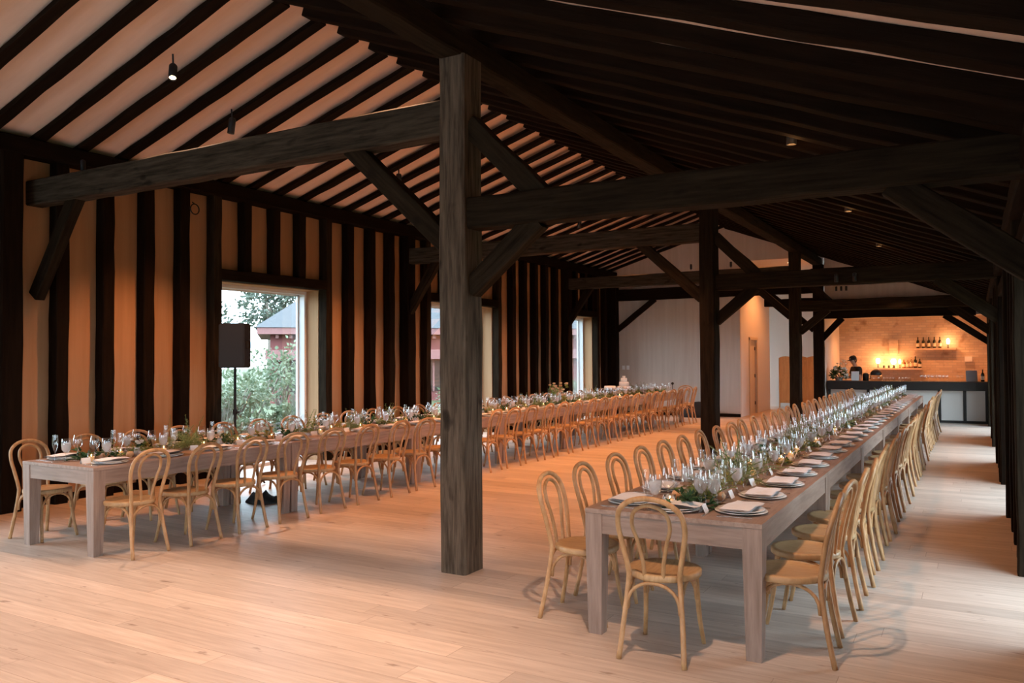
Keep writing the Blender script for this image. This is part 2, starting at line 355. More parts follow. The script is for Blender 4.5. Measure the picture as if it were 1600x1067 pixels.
# ------------------------------------------------------------------ timbers
_tc = {}
def timber_mesh(L, w, h, seed, mt):
    key = (round(L, 2), w, h, seed, mt.name)
    if key in _tc: return _tc[key]
    rnd = random.Random(seed * 131 + int(L * 100))
    bm = new(); n = max(2, int(L / .3)); c = min(w, h) * .07; rings = []
    for i in range(n + 1):
        x = -L / 2 + L * i / n; j = lambda: rnd.uniform(-.004, .004)
        a, b = w / 2 + j(), h / 2 + j(); oy, oz = j(), j()
        rings.append([bm.verts.new((x, oy + p, oz + q)) for p, q in ((a - c, -b), (a, -b + c), (a, b - c), (a - c, b), (-a + c, b), (-a, b - c), (-a, -b + c), (-a + c, -b))])
    for r0, r1 in zip(rings, rings[1:]):
        for k in range(8): bm.faces.new((r0[k], r0[(k + 1) % 8], r1[(k + 1) % 8], r1[k]))
    bm.faces.new(rings[0]); bm.faces.new(list(reversed(rings[-1])))
    me = mesh_of('timber', bm, mt); _tc[key] = me; return me

_seed = [0]
def timber(name, p0, p1, w, h, label, cat, group=None, mt=None, up=(0, 0, 1), off=0.0):
    """squared timber from p0 to p1; w across, h in the 'up' direction"""
    p0, p1 = V(p0), V(p1); d = (p1 - p0); L = d.length; x = d.normalized(); u = V(up)
    y = u.cross(x)
    if y.length < 1e-3: y = V((0, 1, 0))
    y.normalize(); z = x.cross(y)
    _seed[0] += 1
    o = bpy.data.objects.new(name, timber_mesh(L, w, h, _seed[0] % 5, mt or M['timber2'])); link(o)
    mm = Matrix((x, y, z)).transposed().to_4x4(); mm.translation = (p0 + p1) / 2 + z * off
    o.matrix_world = mm
    return tag(o, label, cat, group, 'thing')

XL, XR = -9.46, 0.44           # wall panel faces
YN, YF = -6.0, 22.5            # room ends
RX, RZ = -5.97, 5.22           # ridge, underside of rafters
SL, SR = (RZ - 4.19) / (RX + 9.3), -.377
zl = lambda x: 4.19 + SL * (x + 9.3)
zr = lambda x: RZ + SR * (x - RX)
RDL, RDR = .055, .105           # rafter depth, window-side slope and bar-side slope

# floor
bm = new(); box(bm, XL - .3, XR + .2, YN, 28.3, -.12, 0); tag(obj('floor', bm, M['floor']), kind='structure')
# roof boards
bm = new()
cl, cr_ = sqrt(1 + SL * SL), sqrt(1 + SR * SR)
tL, tR = RDL * cl, RDR * cr_
prism(bm, [(-10.0, zl(-10.0) + tL), (RX, RZ + max(tL, tR)), (RX, RZ + max(tL, tR) + .06), (-10.0, zl(-10.0) + tL + .06)], 'y', YN, YF + .2)
prism(bm, [(RX, RZ + max(tL, tR)), (1.0, zr(1.0) + tR), (1.0, zr(1.0) + tR + .06), (RX, RZ + max(tL, tR) + .06)], 'y', YN, YF + .2)
tag(obj('ceiling', bm, M['roofpanel']), kind='structure')

# long walls with window openings
LW = [(-3.0, -.9), (1.75, 4.05), (7.97, 10.09), (13.08, 15.66), (19.36, 21.18)]
RW = [(-3.2, -.8), (.2, 2.6), (5.58, 7.26), (9.95, 12.2), (14.75, 17.2), (19.62, 22.0)]
WT, WTR = 2.80, 2.42
def long_wall(name, x0, x1, wins, top, ztop):
    bm = new(); y = YN
    for a, b in wins:
        box(bm, x0, x1, y, a, 0, ztop); box(bm, x0, x1, a, b, top, ztop); y = b
    box(bm, x0, x1, y, YF + .12, 0, ztop)
    return tag(obj(name, bm, M['panel']), kind='structure')
long_wall('wall_left', XL - .28, XL, LW, WT, 4.45)
long_wall('wall_right', XR, XR + .28, RW, WTR, 2.93)
wn = [0]
def window(x0, x1, a, b, top, sgn):
    """deep-set window with a white frame at the outer face; sgn -1 faces the garden on the left"""
    wn[0] += 1
    xo = x0 if sgn < 0 else x1                      # outer face
    bm = new()
    fx0, fx1 = (xo - .17, xo + .02) if sgn < 0 else (xo - .02, xo + .17)
    t = .05
    box(bm, fx0, fx1, a, a + t, 0, top, .004); box(bm, fx0, fx1, b - t, b, 0, top, .004); box(bm, fx0, fx1, a + t, b - t, top - t, top, .004); box(bm, fx0, fx1, a + t, b - t, 0, .05, .004)
    o = tag(obj('window_%d' % wn[0], bm, M['whiteframe']), kind='structure')
    bm = new(); gx = xo - .13 if sgn < 0 else xo + .13
    box(bm, gx - .004, gx + .004, a + t, b - t, .05, top - t); obj('glass_pane', bm, M['pane'], o)
    bm = new(); s = .025
    for y0, y1, z0, z1 in ((a + t, a + t + s, .05, top - t), (b - t - s, b - t, .05, top - t), (a + t, b - t, .05, .05 + s), (a + t, b - t, top - t - s, top - t)): box(bm, gx - .02, gx + .02, y0, y1, z0, z1)
    obj('sash', bm, M['whiteframe'], o)
for a, b in LW: window(XL - .28, XL, a, b, WT, -1)
for a, b in RW: window(XR, XR + .28, a, b, WTR, 1)

# far gable wall, near end wall
bm = new()
up = .17
prism(bm, [(XL, 0), (-5.6, 0), (-5.6, zr(-5.6) + up), (RX, RZ + up), (XL, zl(XL) + up)], 'y', YF, YF + .12)
prism(bm, [(-5.6, 4.30), (-3.40, 4.30), (-3.40, zr(-3.4) + up), (-5.6, zr(-5.6) + up)], 'y', YF, YF + .12)
prism(bm, [(-3.40, 2.66), (XR, 2.66), (XR, zr(XR) + up), (-3.40, zr(-3.4) + up)], 'y', YF, YF + .12)
tag(obj('wall_far', bm, M['gable']), kind='structure')
bm = new(); ND = (-7.6, -1.4, 2.55)
prism(bm, [(XL, ND[2]), (XR, ND[2]), (XR, zr(XR) + up), (RX, RZ + up), (XL, zl(XL) + up)], 'y', YN - .12, YN)
box(bm, XL, ND[0], YN - .12, YN, 0, ND[2]); box(bm, ND[1], XR, YN - .12, YN, 0, ND[2])
tag(obj('wall_near', bm, M['gable']), kind='structure')
bm = new()
for k in range(5): x = ND[0] + (ND[1] - ND[0] - .06) * k / 4; box(bm, x, x + .06, YN - .12, YN - .04, 0, ND[2])
box(bm, ND[0], ND[1], YN - .12, YN - .04, ND[2] - .06, ND[2]); box(bm, ND[0], ND[1], YN - .12, YN - .04, 0, .06)
o = tag(obj('window_12', bm, M['whiteframe']), kind='structure')  # wide unseen window, added for cool light from behind the camera
bm = new(); box(bm, ND[0] + .03, ND[1] - .03, YN - .085, YN - .08, .05, ND[2] - .05); obj('glass_pane', bm, M['pane'], o)
bm = new(); box(bm, XL, -5.6, YF - .02, YF - .001, 0, .09); tag(obj('baseboard_far', bm, M['timber2']), kind='structure')
bm = new(); y = YN
for a, b in LW + [(YF, YF)]: box(bm, XL + .001, XL + .02, y, a, 0, .09); y = b
tag(obj('baseboard_left', bm, M['timber2']), kind='structure')

# left wall studs, plate, lintels
studs = [5.65, 6.23, 6.80, 7.35, 10.73, 11.31, 11.86, 16.42, 16.98, 17.54, 18.10, 18.66, 21.85] + [4.48, 1.15, .55, -.05, -.6, -3.6, -4.2, -4.8, -5.4]
jambs = [7.89, 10.17, 13.0, 15.75, 21.27, 1.67, 4.13, -.82, -3.08]
over = [8.45, 9.02, 9.57, 13.6, 14.2, 14.85, 19.85, 20.45, 20.95, 2.3, 2.9, 3.5, -1.4, -1.95, -2.5]
for i, y in enumerate(sorted(studs)):
    k = sum(1 for s in studs if 5.1 < s < y)
    lab = 'dark rough stud, %s from the front along the window wall' % ORD[k] if y > 5.1 else None
    timber('stud', (XL + .087, y, 0), (XL + .087, y, 4.0), .16, .16, lab or 'dark rough stud on window wall before the first post', 'stud', 'wall studs' if lab else 'studs of the window wall beyond the picture', up=(1, 0, 0))
jn = {7.89: 'near side of the first garden window', 10.17: 'far side of the first garden window', 13.0: 'near side of the second garden window', 15.75: 'far side of the second garden window', 21.27: 'far side of the third garden window'}
for y in jambs:
    timber('stud', (XL + .092, y, 0), (XL + .092, y, 4.0), .145, .17, 'dark timber jamb stud at the ' + jn[y] if y in jn else 'dark timber jamb stud at a window before the first post', 'stud', 'window jamb studs', up=(1, 0, 0), mt=M['timber'])
ov = {8.45: ('first', 'first'), 9.02: ('second', 'first'), 9.57: ('third', 'first'), 13.6: ('first', 'second'), 14.2: ('second', 'second'), 14.85: ('third', 'second'), 19.85: ('first', 'third'), 20.45: ('second', 'third'), 20.95: ('third', 'third')}
for y in over:
    timber('stud', (XL + .087, y, 2.97), (XL + .087, y, 4.0), .145, .16, 'short dark stud, %s over the %s garden window' % ov[y] if y in ov else 'short dark stud over a window before the first post', 'stud', 'short studs over windows', up=(1, 0, 0))
for i, (a, b) in enumerate(LW):
    timber('lintel', (XL + .09, a - .02, 2.89), (XL + .09, b + .02, 2.89), .18, .16, 'dark lintel over the %s garden window' % ORD[i - 2] if i > 1 else 'dark lintel over a window before the first post', 'lintel', 'window lintels')
timber('wall_plate', (XL + .126, YN, 4.09), (XL + .126, YF, 4.09), .24, .2, 'dark wall plate timber running along the top of the window wall', 'wall plate')
# right wall
rst = [7.9, 8.5, 9.1, 12.95, 13.5, 14.1, 17.85, 18.4, -.25, 3.2, 3.8, 4.4, -3.9, -4.6, -5.3]
rj = [7.33, 9.87, 12.28 + .3, 14.67, 17.28, 19.0, 22.08, 2.68, .12, 5.0]
for y in rst:
    k = sum(1 for s in rst if 7.3 < s < y)
    timber('stud', (XR - .084, y, 0), (XR - .084, y, 2.72), .145, .15, 'dark stud on the bar-side wall, %s beyond the camera-end window' % ORD[k] if y > 7.3 else 'dark stud on the bar-side wall beside the camera', 'stud', 'studs of the bar-side wall', up=(1, 0, 0))
for y in rj:
    k = sum(1 for s in rj if 7.3 < s < y)
    timber('stud', (XR - .094, y, 0), (XR - .094, y, 2.72), .16, .17, 'rough window jamb, %s along the bar-side wall' % ORD[k] if y > 7.3 else 'rough window jamb on the bar-side wall beside the camera', 'stud', 'jambs of the bar-side wall', up=(1, 0, 0), mt=M['timber'])
for i, (a, b) in enumerate(RW):
    timber('lintel', (XR - .08, a - .02, 2.50), (XR - .08, b + .02, 2.50), .16, .15, 'dark lintel, %s window of the bar-side wall' % ORD[i], 'lintel', 'lintels of the bar-side wall')
timber('wall_plate', (XR - .107, YN, 2.79), (XR - .107, YF, 2.79), .2, .16, 'dark wall plate timber along the low bar-side wall', 'wall plate')

# rafters
ry = [5.88 + .526 * k for k in range(-21, 32)]
for k, y in enumerate(ry):
    n = sum(1 for s in ry if 3.9 < s < y); vis = y > 3.9
    timber('rafter', (-9.62, y, zl(-9.62)), (RX + .02, y, zl(RX + .02)), .135, RDL, 'dark rafter under the window-side roof slope, %s in view' % ORD[n] if vis else 'dark rafter of the window-side roof slope behind the camera', 'rafter', 'rafters of the window-side roof slope', off=RDL / 2)
ry = [y + .345 for y in ry]
for k, y in enumerate(ry):
    n = sum(1 for s in ry if 3.3 < s < y); vis = y > 3.3
    timber('rafter', (RX - .02, y, zr(RX - .02)), (.72, y, zr(.72)), .15, RDR, 'dark rafter under the bar-side roof slope, %s in view' % ORD[n] if vis else 'dark rafter of the bar-side roof slope behind the camera', 'rafter', 'rafters of the bar-side roof slope', off=RDR / 2)

# posts, purlin, tie beams, braces
PX = -3.545
BENTS = [(5.40, 'first'), (12.38, 'second'), (19.30, 'third'), (-1.6, None)]
timber('purlin', (PX + .0, YN, 4.145), (PX + .0, YF, 4.145), .21, .19, 'long weathered purlin carried on the row of centre posts', 'purlin', mt=M['timber'])
def name_b(w): return w + ' bent' if w else 'bent behind the camera'
for y, wd in BENTS:
    nb = wd or 'hidden'
    lab = {'first': 'massive weathered post in the middle of the floor between the two table rows', 'second': 'dark centre post halfway down the hall, beside the bar table row', 'third': 'third centre post, in front of the folding screen', None: 'dark centre post behind the camera'}[wd]
    timber('post', (PX, y, 0), (PX, y, 4.06), .28, .235, lab, 'post', 'centre posts', up=(1, 0, 0), mt=M['post'] if wd == 'first' else M['timber'])
    timber('post', (-9.342, y - (.36 if wd == 'first' else 0), 0), (-9.342, y - (.36 if wd == 'first' else 0), 4.02), .24, .22, 'dark wall post on the window wall carrying the %s tie beam' % nb, 'post', 'window wall posts', up=(1, 0, 0))
    timber('post', (XR - .088, y, 0), (XR - .088, y, 2.70), .25, .16, 'dark wall post on the bar-side wall carrying the %s tie beam' % nb, 'post', 'bar-side wall posts', up=(1, 0, 0))
    yb = y - .0
    wb = .2
    timber('tie_beam', (-9.45, yb, 3.60), (PX - .12, yb, 3.60), wb, .29, 'rough tie beam, %s from the front, from window wall to centre post' % nb, 'beam', 'tie beams', mt=M['beam'])
    timber('tie_beam', (PX + .12, yb, 2.81), (XR - .12, yb, 2.81), wb, .24, 'low tie beam, %s from the front, from centre post to bar-side wall' % nb, 'beam', 'low tie beams', mt=M['timber'])
    def br(a, b, t): timber('brace', (a[0], yb, a[1]), (b[0], yb, b[1]), .12, .165, 'slanting brace %s, %s frame from the front' % (t, nb), 'brace', 'corner braces', mt=M['timber'])
    br((-9.40, 2.42), (-8.62, 3.52), 'at the window wall post under the tie beam')
    br((PX - .10, 2.58), (-4.66, 3.50), 'on the window side of the centre post')
    br((PX + .10, 3.52), (-2.78, 2.86), 'above the low tie beam')
    br((PX + .10, 2.22), (-2.84, 2.72), 'below the low tie beam')
    br((-.42, 2.72), (XR - .14, 2.16), 'at the bar-side wall post')
# timbers standing against the far gable
timber('post', (PX + .02, 22.38, 0), (PX + .02, 22.38, 4.06), .22, .25, 'dark post at the near corner of the bar opening', 'post', 'gable posts', up=(1, 0, 0))
timber('post', (-9.30, 22.36, 0), (-9.30, 22.36, 4.0), .26, .28, 'dark corner post where window wall meets the pale gable', 'post', 'gable posts', up=(1, 0, 0))
timber('post', (XR - .088, 22.36, 0), (XR - .088, 22.36, 2.7), .24, .16, 'dark corner post at the far edge of the bar', 'post', 'gable posts', up=(1, 0, 0))
timber('tie_beam', (-9.2, 22.38, 3.49), (PX - .1, 22.38, 3.49), .2, .33, 'dark tie beam across the pale gable wall', 'beam', 'gable beams')
timber('tie_beam', (PX + .1, 22.38, 2.88), (.05, 22.38, 2.87), .2, .47, 'deep dark header beam over the bar opening', 'beam', 'gable beams')
timber('tie_beam', (-4.9, 22.38, 3.10), (PX - .1, 22.38, 3.10), .14, .2, 'short dark rail across the corridor opening', 'beam', 'gable beams')
for a, b, t in (((-9.2, 2.45), (-8.0, 3.34), 'at the corner of the pale gable wall'), ((PX - .1, 2.35), (-4.75, 3.34), 'before the corridor on the gable post'),
                ((PX + .1, 2.12), (-2.95, 2.65), 'at the near corner of the bar opening'), ((-.62, 2.66), (XR - .13, 1.98), 'at the far corner of the bar opening'), ((PX - .1, 3.9), (-4.6, 3.62), 'above the gable tie beam')):
    timber('brace', (a[0], 22.38, a[1]), (b[0], 22.38, b[1]), .1, .15, 'dark slanting brace ' + t, 'brace', 'gable braces')

# ------------------------------------------------------------------ corridor and bar room behind the gable
bm = new(); box(bm, -5.72, -5.60, YF + .12, 23.55, 0, 4.35); box(bm, -5.72, -5.60, 24.45, 26.2, 0, 4.35); box(bm, -5.72, -5.60, 23.55, 24.45, 2.15, 4.35)
tag(obj('wall_corridor', bm, M['wallw']), kind='structure')
bm = new(); box(bm, -9.0, -3.3, 28.0, 28.12, 0, 4.6); tag(obj('wall_back', bm, M['wallw']), kind='structure')
bm = new(); box(bm, -3.62, -3.42, YF + .12, 28.0, 0, 4.35); box(bm, -9.1, -9.0, 26.1, 28.12, 3.6, 4.45); box(bm, -9.0, -5.72, 26.1, 26.2, 0, 4.45); tag(obj('wall_between', bm, M['wallw']), kind='structure')  # left walls are unseen, added around an opening for daylight on the back wall
bm = new(); box(bm, -9.0, -3.42, 26.2, 28.12, 4.35, 4.45); box(bm, -5.72, -3.42, YF + .12, 26.2, 4.35, 4.45); box(bm, -3.42, XR + .1, YF + .12, 25.6, 2.75, 2.85); tag(obj('ceiling_back', bm, M['wallw']), kind='structure')
bm = new(); box(bm, -3.42, XR + .1, 25.3, 25.45, 0, 2.75); tag(obj('wall_bar', bm, M['brick']), kind='structure')
bm = new(); box(bm, XR - .06, XR + .1, YF + .12, 25.3, 0, 2.75); tag(obj('wall_bar_side', bm, M['brick']), kind='structure')
d = tag(obj('door_1', (lambda b: (box(b, -5.70, -5.655, 23.55, 24.45, .0, 2.15, .002), b)[1])(new()), M['doorm']), kind='structure')
bm = new()
for z in (.25, 1.05, 1.85): box(bm, -5.655, -5.635, 24.385, 24.415, z, z + .1)
obj('hinge', bm, M['iron'], d)
bm = new(); lathe(bm, [(0, 0), (.028, .005), (.03, .03), (.015, .05), (0, .055)], 10, 23.68, 0, 0); 
for v in bm.verts: v.co = V((-5.655 + v.co.z, v.co.x, 1.0 + v.co.y))
obj('door_knob', bm, M['steel'], d)
bm = new(); box(bm, -5.60, -5.575, 23.48, 23.58, 0, 2.2); box(bm, -5.60, -5.575, 24.42, 24.50, 0, 2.2); box(bm, -5.60, -5.575, 23.48, 24.50, 2.15, 2.23)
tag(obj('trim_1', bm, M['doorm']), kind='structure')
# recessed corridor lamp; bar downlights are unseen, added to light the bar
def spot_light(parent, loc, aim, power, cone, col=WARM, size=.05, blend=.7):
    L = bpy.data.lights.new('lamp', 'SPOT'); L.energy = power; L.color = col; L.spot_size = radians(cone); L.spot_blend = blend; L.shadow_soft_size = size
    o = bpy.data.objects.new('lamp', L); link(o)
    d = (V(aim) - V(loc)).normalized(); o.rotation_mode = 'QUATERNION'; o.rotation_quaternion = d.to_track_quat('-Z', 'Y')
    o.location = V(loc) - (V(parent.location) if parent is not None else V((0, 0, 0)))
    if parent is not None: o.parent = parent
    return o
def downlight(x, y, z, power, label, col=AMBER, cone=130):
    t = empty('downlight', (x, y, z), label=label, cat='ceiling light')
    bm = new(); lathe(bm, [(.055, -.012), (.075, -.012), (.075, 0), (.055, 0)], 16); obj('trim_ring', bm, M['whiteframe'], t)
    bm = new(); lathe(bm, [(0, -.008), (.055, -.008)], 16); obj('lens', bm, M['lens'], t)
    spot_light(t, (x, y, z - .03), (x, y, 0), power, cone, col, .04)
downlight(-4.55, 24.0, 4.35, 300, 'round recessed ceiling light in the corridor')
downlight(-2.6, 24.3, 2.75, 80, 'unseen ceiling light added over the bartender')
downlight(-1.5, 24.3, 2.75, 80, 'unseen ceiling light added over the middle of the bar')
downlight(-.4, 24.3, 2.75, 80, 'unseen ceiling light added over the far end of the bar')

# folding screen in the corridor
t = empty('folding_screen', (-5.0, 27.2, 0), label='folding wooden screen with curved tops standing in the corridor', cat='screen')
for k in range(4):
    x0 = -.52 + k * .44; dy = .05 * (1 if k % 2 else -1)
    bm = new(); n = 8
    pts = [(x0, .16), (x0 + .42, .16)] + [(x0 + .42 - .42 * i / n, 1.62 + .05 * sin(pi * i / n)) for i in range(n + 1)]
    prism(bm, pts, 'y', dy, dy + .03); p = obj('panel', bm, M['screenw'], t)
    bm = new()
    for z in (.2, .95, 1.5): box(bm, x0 + .02, x0 + .40, dy - .012, dy, z, z + .05)
    box(bm, x0, x0 + .03, dy - .012, dy + .03, .0, 1.6); box(bm, x0 + .39, x0 + .42, dy - .012, dy + .03, .0, 1.6); obj('panel_frame', bm, M['screenw'], p)

# bar counter
t = empty('bar_counter', (-1.55, 22.9, 0), label='long bar with thick dark counter top and white panelled front', cat='bar')
bm = new(); box(bm, -1.83, 1.85, -.26, .35, .80, 1.02, .008); obj('counter_top', bm, M['dark'], t)
bm = new(); box(bm, -1.83, 1.85, -.08, .25, 0, .80); obj('front_panel', bm, M['wallw'], t)
for x in (-1.80, -.85, .78, 1.33, 1.80):
    bm = new(); box(bm, x - .035, x + .035, -.105, -.075, 0, .80); obj('upright', bm, M['dark'], t)
bm = new(); box(bm, -1.83, 1.85, -.10, -.075, 0, .06); obj('kick_board', bm, M['dark'], t)

# shelves on the brick wall
def shelf(x0, x1, z, label):
    bm = new(); box(bm, x0, x1, 25.06, 25.3, z - .05, z, .004); return tag(obj('shelf', bm, M['shelfw']), label, 'shelf', 'bar shelves')
shelf(-1.45, -.42, 1.87, 'upper pale shelf on the brick wall holding dark wine bottles')
shelf(-2.45, -1.25, 1.32, 'lower pale shelf on the brick wall holding spirits and lamps')
def bottle(x, y, z, h, r, body, label, group=None, lab=True):
    t = empty('bottle', (x, y, z), label=label, cat='bottle', group=group)
    bm = new(); lathe(bm, [(0, 0), (r, .003), (r, h * .58), (r * .85, h * .66), (r * .34, h * .76), (r * .32, h * .97), (r * .36, h), (0, h)], 12); obj('body', bm, body, t, True)
    if lab: bm = new(); lathe(bm, [(r * 1.02, h * .15), (r * 1.02, h * .45)], 12); obj('bottle_label', bm, M['labelp'], t, True)
for k in range(5): bottle(-1.36 + k * .135, 25.18, 1.87, .31, .04, M['bottle'], 'dark wine bottle, %s on the upper bar shelf' % ORD[k], 'wine bottles')
for k, (x, b, h, nm) in enumerate(((-1.72, M['amberb'], .24, 'amber spirit bottle beside the glowing jar lamp'), (-1.62, M['clearb'], .26, 'clear spirit bottle next to the amber one'), (-1.53, M['clearb'], .30, 'tall clear spirit bottle mid lower shelf'), (-1.43, M['bottle'], .33, 'tall dark spirit bottle on the lower bar shelf'), (-1.32, M['bottle'], .26, 'squat dark bottle at the end of the lower shelf'))):
    bottle(x, 25.18, 1.32, h, .045, b, nm, 'spirit bottles')
for k in range(6):
    bm = new(); lathe(bm, [(0, 0), (.024, 0), (.024, .075), (0, .075)], 10); tag(obj('tin', bm, [M['dark'], M['labelp']][k % 2], loc=(-2.23 + k * .065, 25.16, 1.32)), 'small dark tin, %s in the row on the lower shelf' % ORD[k], 'tin', 'small tins')
def bar_lamp(x, z, s, label, power, glow=None):
    t = empty('candle_lamp', (x, 25.15, z), label=label, cat='lamp', group='bar shelf lamps')
    bm = new(); lathe(bm, [(0, 0), (.03 * s, 0), (.03 * s, .012), (.01, .02), (.01, .12)], 10); obj('lamp_base', bm, M['iron'], t)
    bm = new(); lathe(bm, [(0, .10), (.045 * s, .12), (.06 * s, .19), (.04 * s, .25), (0, .265)], 14); obj('lamp_bulb', bm, glow or M['shade'], t, True)
    L = bpy.data.lights.new('lamp', 'POINT'); L.energy = power; L.color = AMBER; L.shadow_soft_size = .06; o = bpy.data.objects.new('lamp', L); link(o, t); o.location = (0, -.12, .2)
bar_lamp(-2.38, 1.34, .95, 'glowing lamp at the near end of the lower bar shelf', 8)
bar_lamp(-.62, 1.87, .75, 'glowing candle lamp at the end of the upper bar shelf', 8)
bar_lamp(-1.98, 1.32, 1.2, 'brightest glowing jar lamp in the middle of the lower bar shelf', 9)
bar_lamp(-1.82, 1.32, .7, 'small amber lamp next to the jar lamp', 4, M['softglow'])
bm = new(); box(bm, -2.10, -1.86, 25.22, 25.3, 1.72, 2.12, .005); tag(obj('wall_box', bm, M['brick']), 'small brick-coloured hood on the wall above the jar lamp', 'hood')
t = empty('wall_planter', (-.14, 25.2, 1.50), label='small white planter with a leafy sprig hung on the brick wall', cat='planter')
bm = new(); box(bm, -.09, .09, -.05, .1, 0, .14, .01); obj('pot', bm, M['card'], t)

# greenery builders --------------------------------------------------------
def leaf(bm, p, d, n, L, W, mat=0):
    d = d.normalized(); s = d.cross(n)
    if s.length < 1e-4: s = d.cross(V((1, 0, .1)))
    s.normalize(); n = s.cross(d)
    a = bm.verts.new(p); b = bm.verts.new(p + d * L * .45 + s * W / 2 + n * W * .12); c = bm.verts.new(p + d * L - n * L * .06); e = bm.verts.new(p + d * L * .45 - s * W / 2 + n * W * .12)
    f = bm.faces.new((a, b, c)); g = bm.faces.new((a, c, e)); f.material_index = mat; g.material_index = mat

def rv(r, a=-1, b=1): return V((r.uniform(a, b), r.uniform(a, b), r.uniform(a, b)))

def bunch(kind, seed):
    r = random.Random(seed); bm = new(); st = new()
    if kind in ('fern', 'mist'):
        nf = 15 if kind == 'fern' else 22
        for i in range(nf):
            az = r.uniform(0, 2 * pi); el = r.uniform(.35, 1.45); L = r.uniform(.15, .27) * (1 if kind == 'fern' else 1.05)
            d0 = V((cos(az) * cos(el), sin(az) * cos(el) * 1.2, sin(el)))
            base = V((r.uniform(-.06, .06), r.uniform(-.12, .12), .01)); pts = []
            for k in range(9):
                t = k / 8; p = base + d0 * L * t + V((0, 0, -.10 * t * t * cos(el))); pts.append(p)
            tube(st, pts, .0016, 4)
            for k in range(1, 9):
                tn = (pts[k] - pts[k - 1]).normalized(); s = tn.cross(V((0, 0, 1))).normalized(); wl = .055 * (1.15 - k / 9)
                for sg in (-1, 1):
                    for q in range(1 if kind == 'fern' else 3):
                        leaf(bm, pts[k] - tn * r.uniform(0, .02), (s * sg + tn * .6 + rv(r) * (.15 if kind == 'fern' else .8)), V((0, 0, 1)) + rv(r) * .3, wl, wl * (.34 if kind == 'fern' else .12))
        m_ = M[kind]
    elif kind in ('dkleaf', 'yleaf'):
        ns = 9
        for i in range(ns):
            az = r.uniform(0, 2 * pi); el = r.uniform(.1, .8 if kind == 'dkleaf' else 1.1); L = r.uniform(.12, .22)
            d0 = V((cos(az) * cos(el) * .8, sin(az) * cos(el) * 1.3, sin(el)))
            base = V((r.uniform(-.05, .05), r.uniform(-.15, .15), .015)); pts = [base + d0 * L * k / 5 + V((0, 0, -.04 * (k / 5) ** 2)) for k in range(6)]
            tube(st, pts, .002, 4)
            for k in range(1, 6):
                for q in range(3):
                    sc = r.uniform(.05, .075) if kind == 'dkleaf' else r.uniform(.03, .05)
                    leaf(bm, pts[k], d0 + rv(r) * 1.0, V((0, 0, 1)) + rv(r) * .5, sc, sc * (.5 if kind == 'dkleaf' else .42))
        m_ = M[kind]
    for q in (bm, st):
        for v in q.verts: v.co.z = max(v.co.z, .004)
    return mesh_of('foliage', bm, m_), mesh_of('stems', st, M['stem'])

def rose(bm, p, R, r, mat=0):
    for ring, (n, rr, tilt) in enumerate(((5, .35, .2), (6, .7, .55), (7, 1.0, .95))):
        for i in range(n):
            a = 2 * pi * i / n + ring * .5 + r.uniform(-.2, .2)
            out = V((cos(a), sin(a), 0)); c = p + out * R * rr * .6; upv = V((0, 0, 1)) * cos(tilt) + out * sin(tilt); s = V((-sin(a), cos(a), 0))
            q = [c - s * R * .45 - V((0, 0, R * .5)), c + s * R * .45 - V((0, 0, R * .5)), c + s * R * .5 + upv * R * .35, c + upv * R * .55, c - s * R * .5 + upv * R * .35]
            bm.faces.new([bm.verts.new(x) for x in q]).material_index = mat

# flowers, menu, equipment on the bar
t = empty('flower_arrangement', (-3.12, 22.92, 1.02), label='large arrangement of white roses and dark leaves on the bar end', cat='flowers')
r = random.Random(3); bm = new(); bl = new()
for i in range(420):
    dv = rv(r).normalized(); dv.z = abs(dv.z); p = V((dv.x * .22, dv.y * .2, .06 + dv.z * .30)) * r.uniform(.6, 1)
    leaf(bm, p, dv + rv(r) * .7, rv(r), .07, .035)
for i in range(26):
    dv = rv(r).normalized(); dv.z = abs(dv.z); rose(bl, V((dv.x * .23, dv.y * .22, .08 + dv.z * .33)), .04, r)
for i in range(7):
    dv = V((r.uniform(-.1, .18), r.uniform(-.1, .1), r.uniform(.42, .66))); rose(bl, dv, .03, r); leaf(bm, dv, V((0, 0, -1)), V((1, 0, 0)), .25, .02)
obj('foliage', bm, M['dkleaf'], t); obj('blossoms', bl, M['white'], t)
bm = new(); lathe(bm, [(0, 0), (.08, .0), (.11, .08), (.09, .10)], 14); obj('vase', bm, M['ceramic'], t, True)
def stand_card(name, x, w, h, mt, label, tilt, rz=0):
    t = empty(name, (x, 22.88, 1.02), rz, label=label, cat='sign' if name == 'menu_board' else 'tablet')
    bm = new(); box(bm, -w / 2, w / 2, -.006, .006, 0, h, .003)
    for v in bm.verts: v.co.y += v.co.z * tilt; v.co.z += .005
    obj('board', bm, mt, t)
    bm = new(); box(bm, -w / 2 + .02, w / 2 - .02, .0, .1, 0, .012); obj('foot', bm, M['black'], t)
stand_card('menu_board', -2.72, .19, .24, M['card'], 'white menu card standing on the bar before the bartender', .15)
stand_card('tablet', -.06, .25, .27, M['tablet'], 'grey tablet on a stand near the far end of the bar', .3, .15)
t = empty('drink_dispenser', (-2.22, 22.92, 1.02), label='round glass bowl with dark lid on the bar', cat='dispenser')
bm = new(); lathe(bm, [(0, 0), (.13, 0), (.15, .05), (.15, .12), (.12, .15)], 16); obj('bowl', bm, M['clearb'], t, True)
bm = new(); lathe(bm, [(.13, .15), (.14, .2), (.10, .26), (.03, .30), (0, .30)], 16); obj('lid', bm, M['dark'], t, True)
t = empty('coffee_urn', (-2.47, 22.95, 1.02), label='small dark urn on the bar beside the menu card', cat='urn')
bm = new(); lathe(bm, [(0, 0), (.075, 0), (.08, .16), (.05, .2), (0, .21)], 14); obj('body', bm, M['dark'], t, True)
bm = new(); tube(bm, spline([(.07, 0, .16), (.12, 0, .15), (.12, 0, .07), (.075, 0, .05)], 4), .008, 6); obj('handle', bm, M['iron'], t)
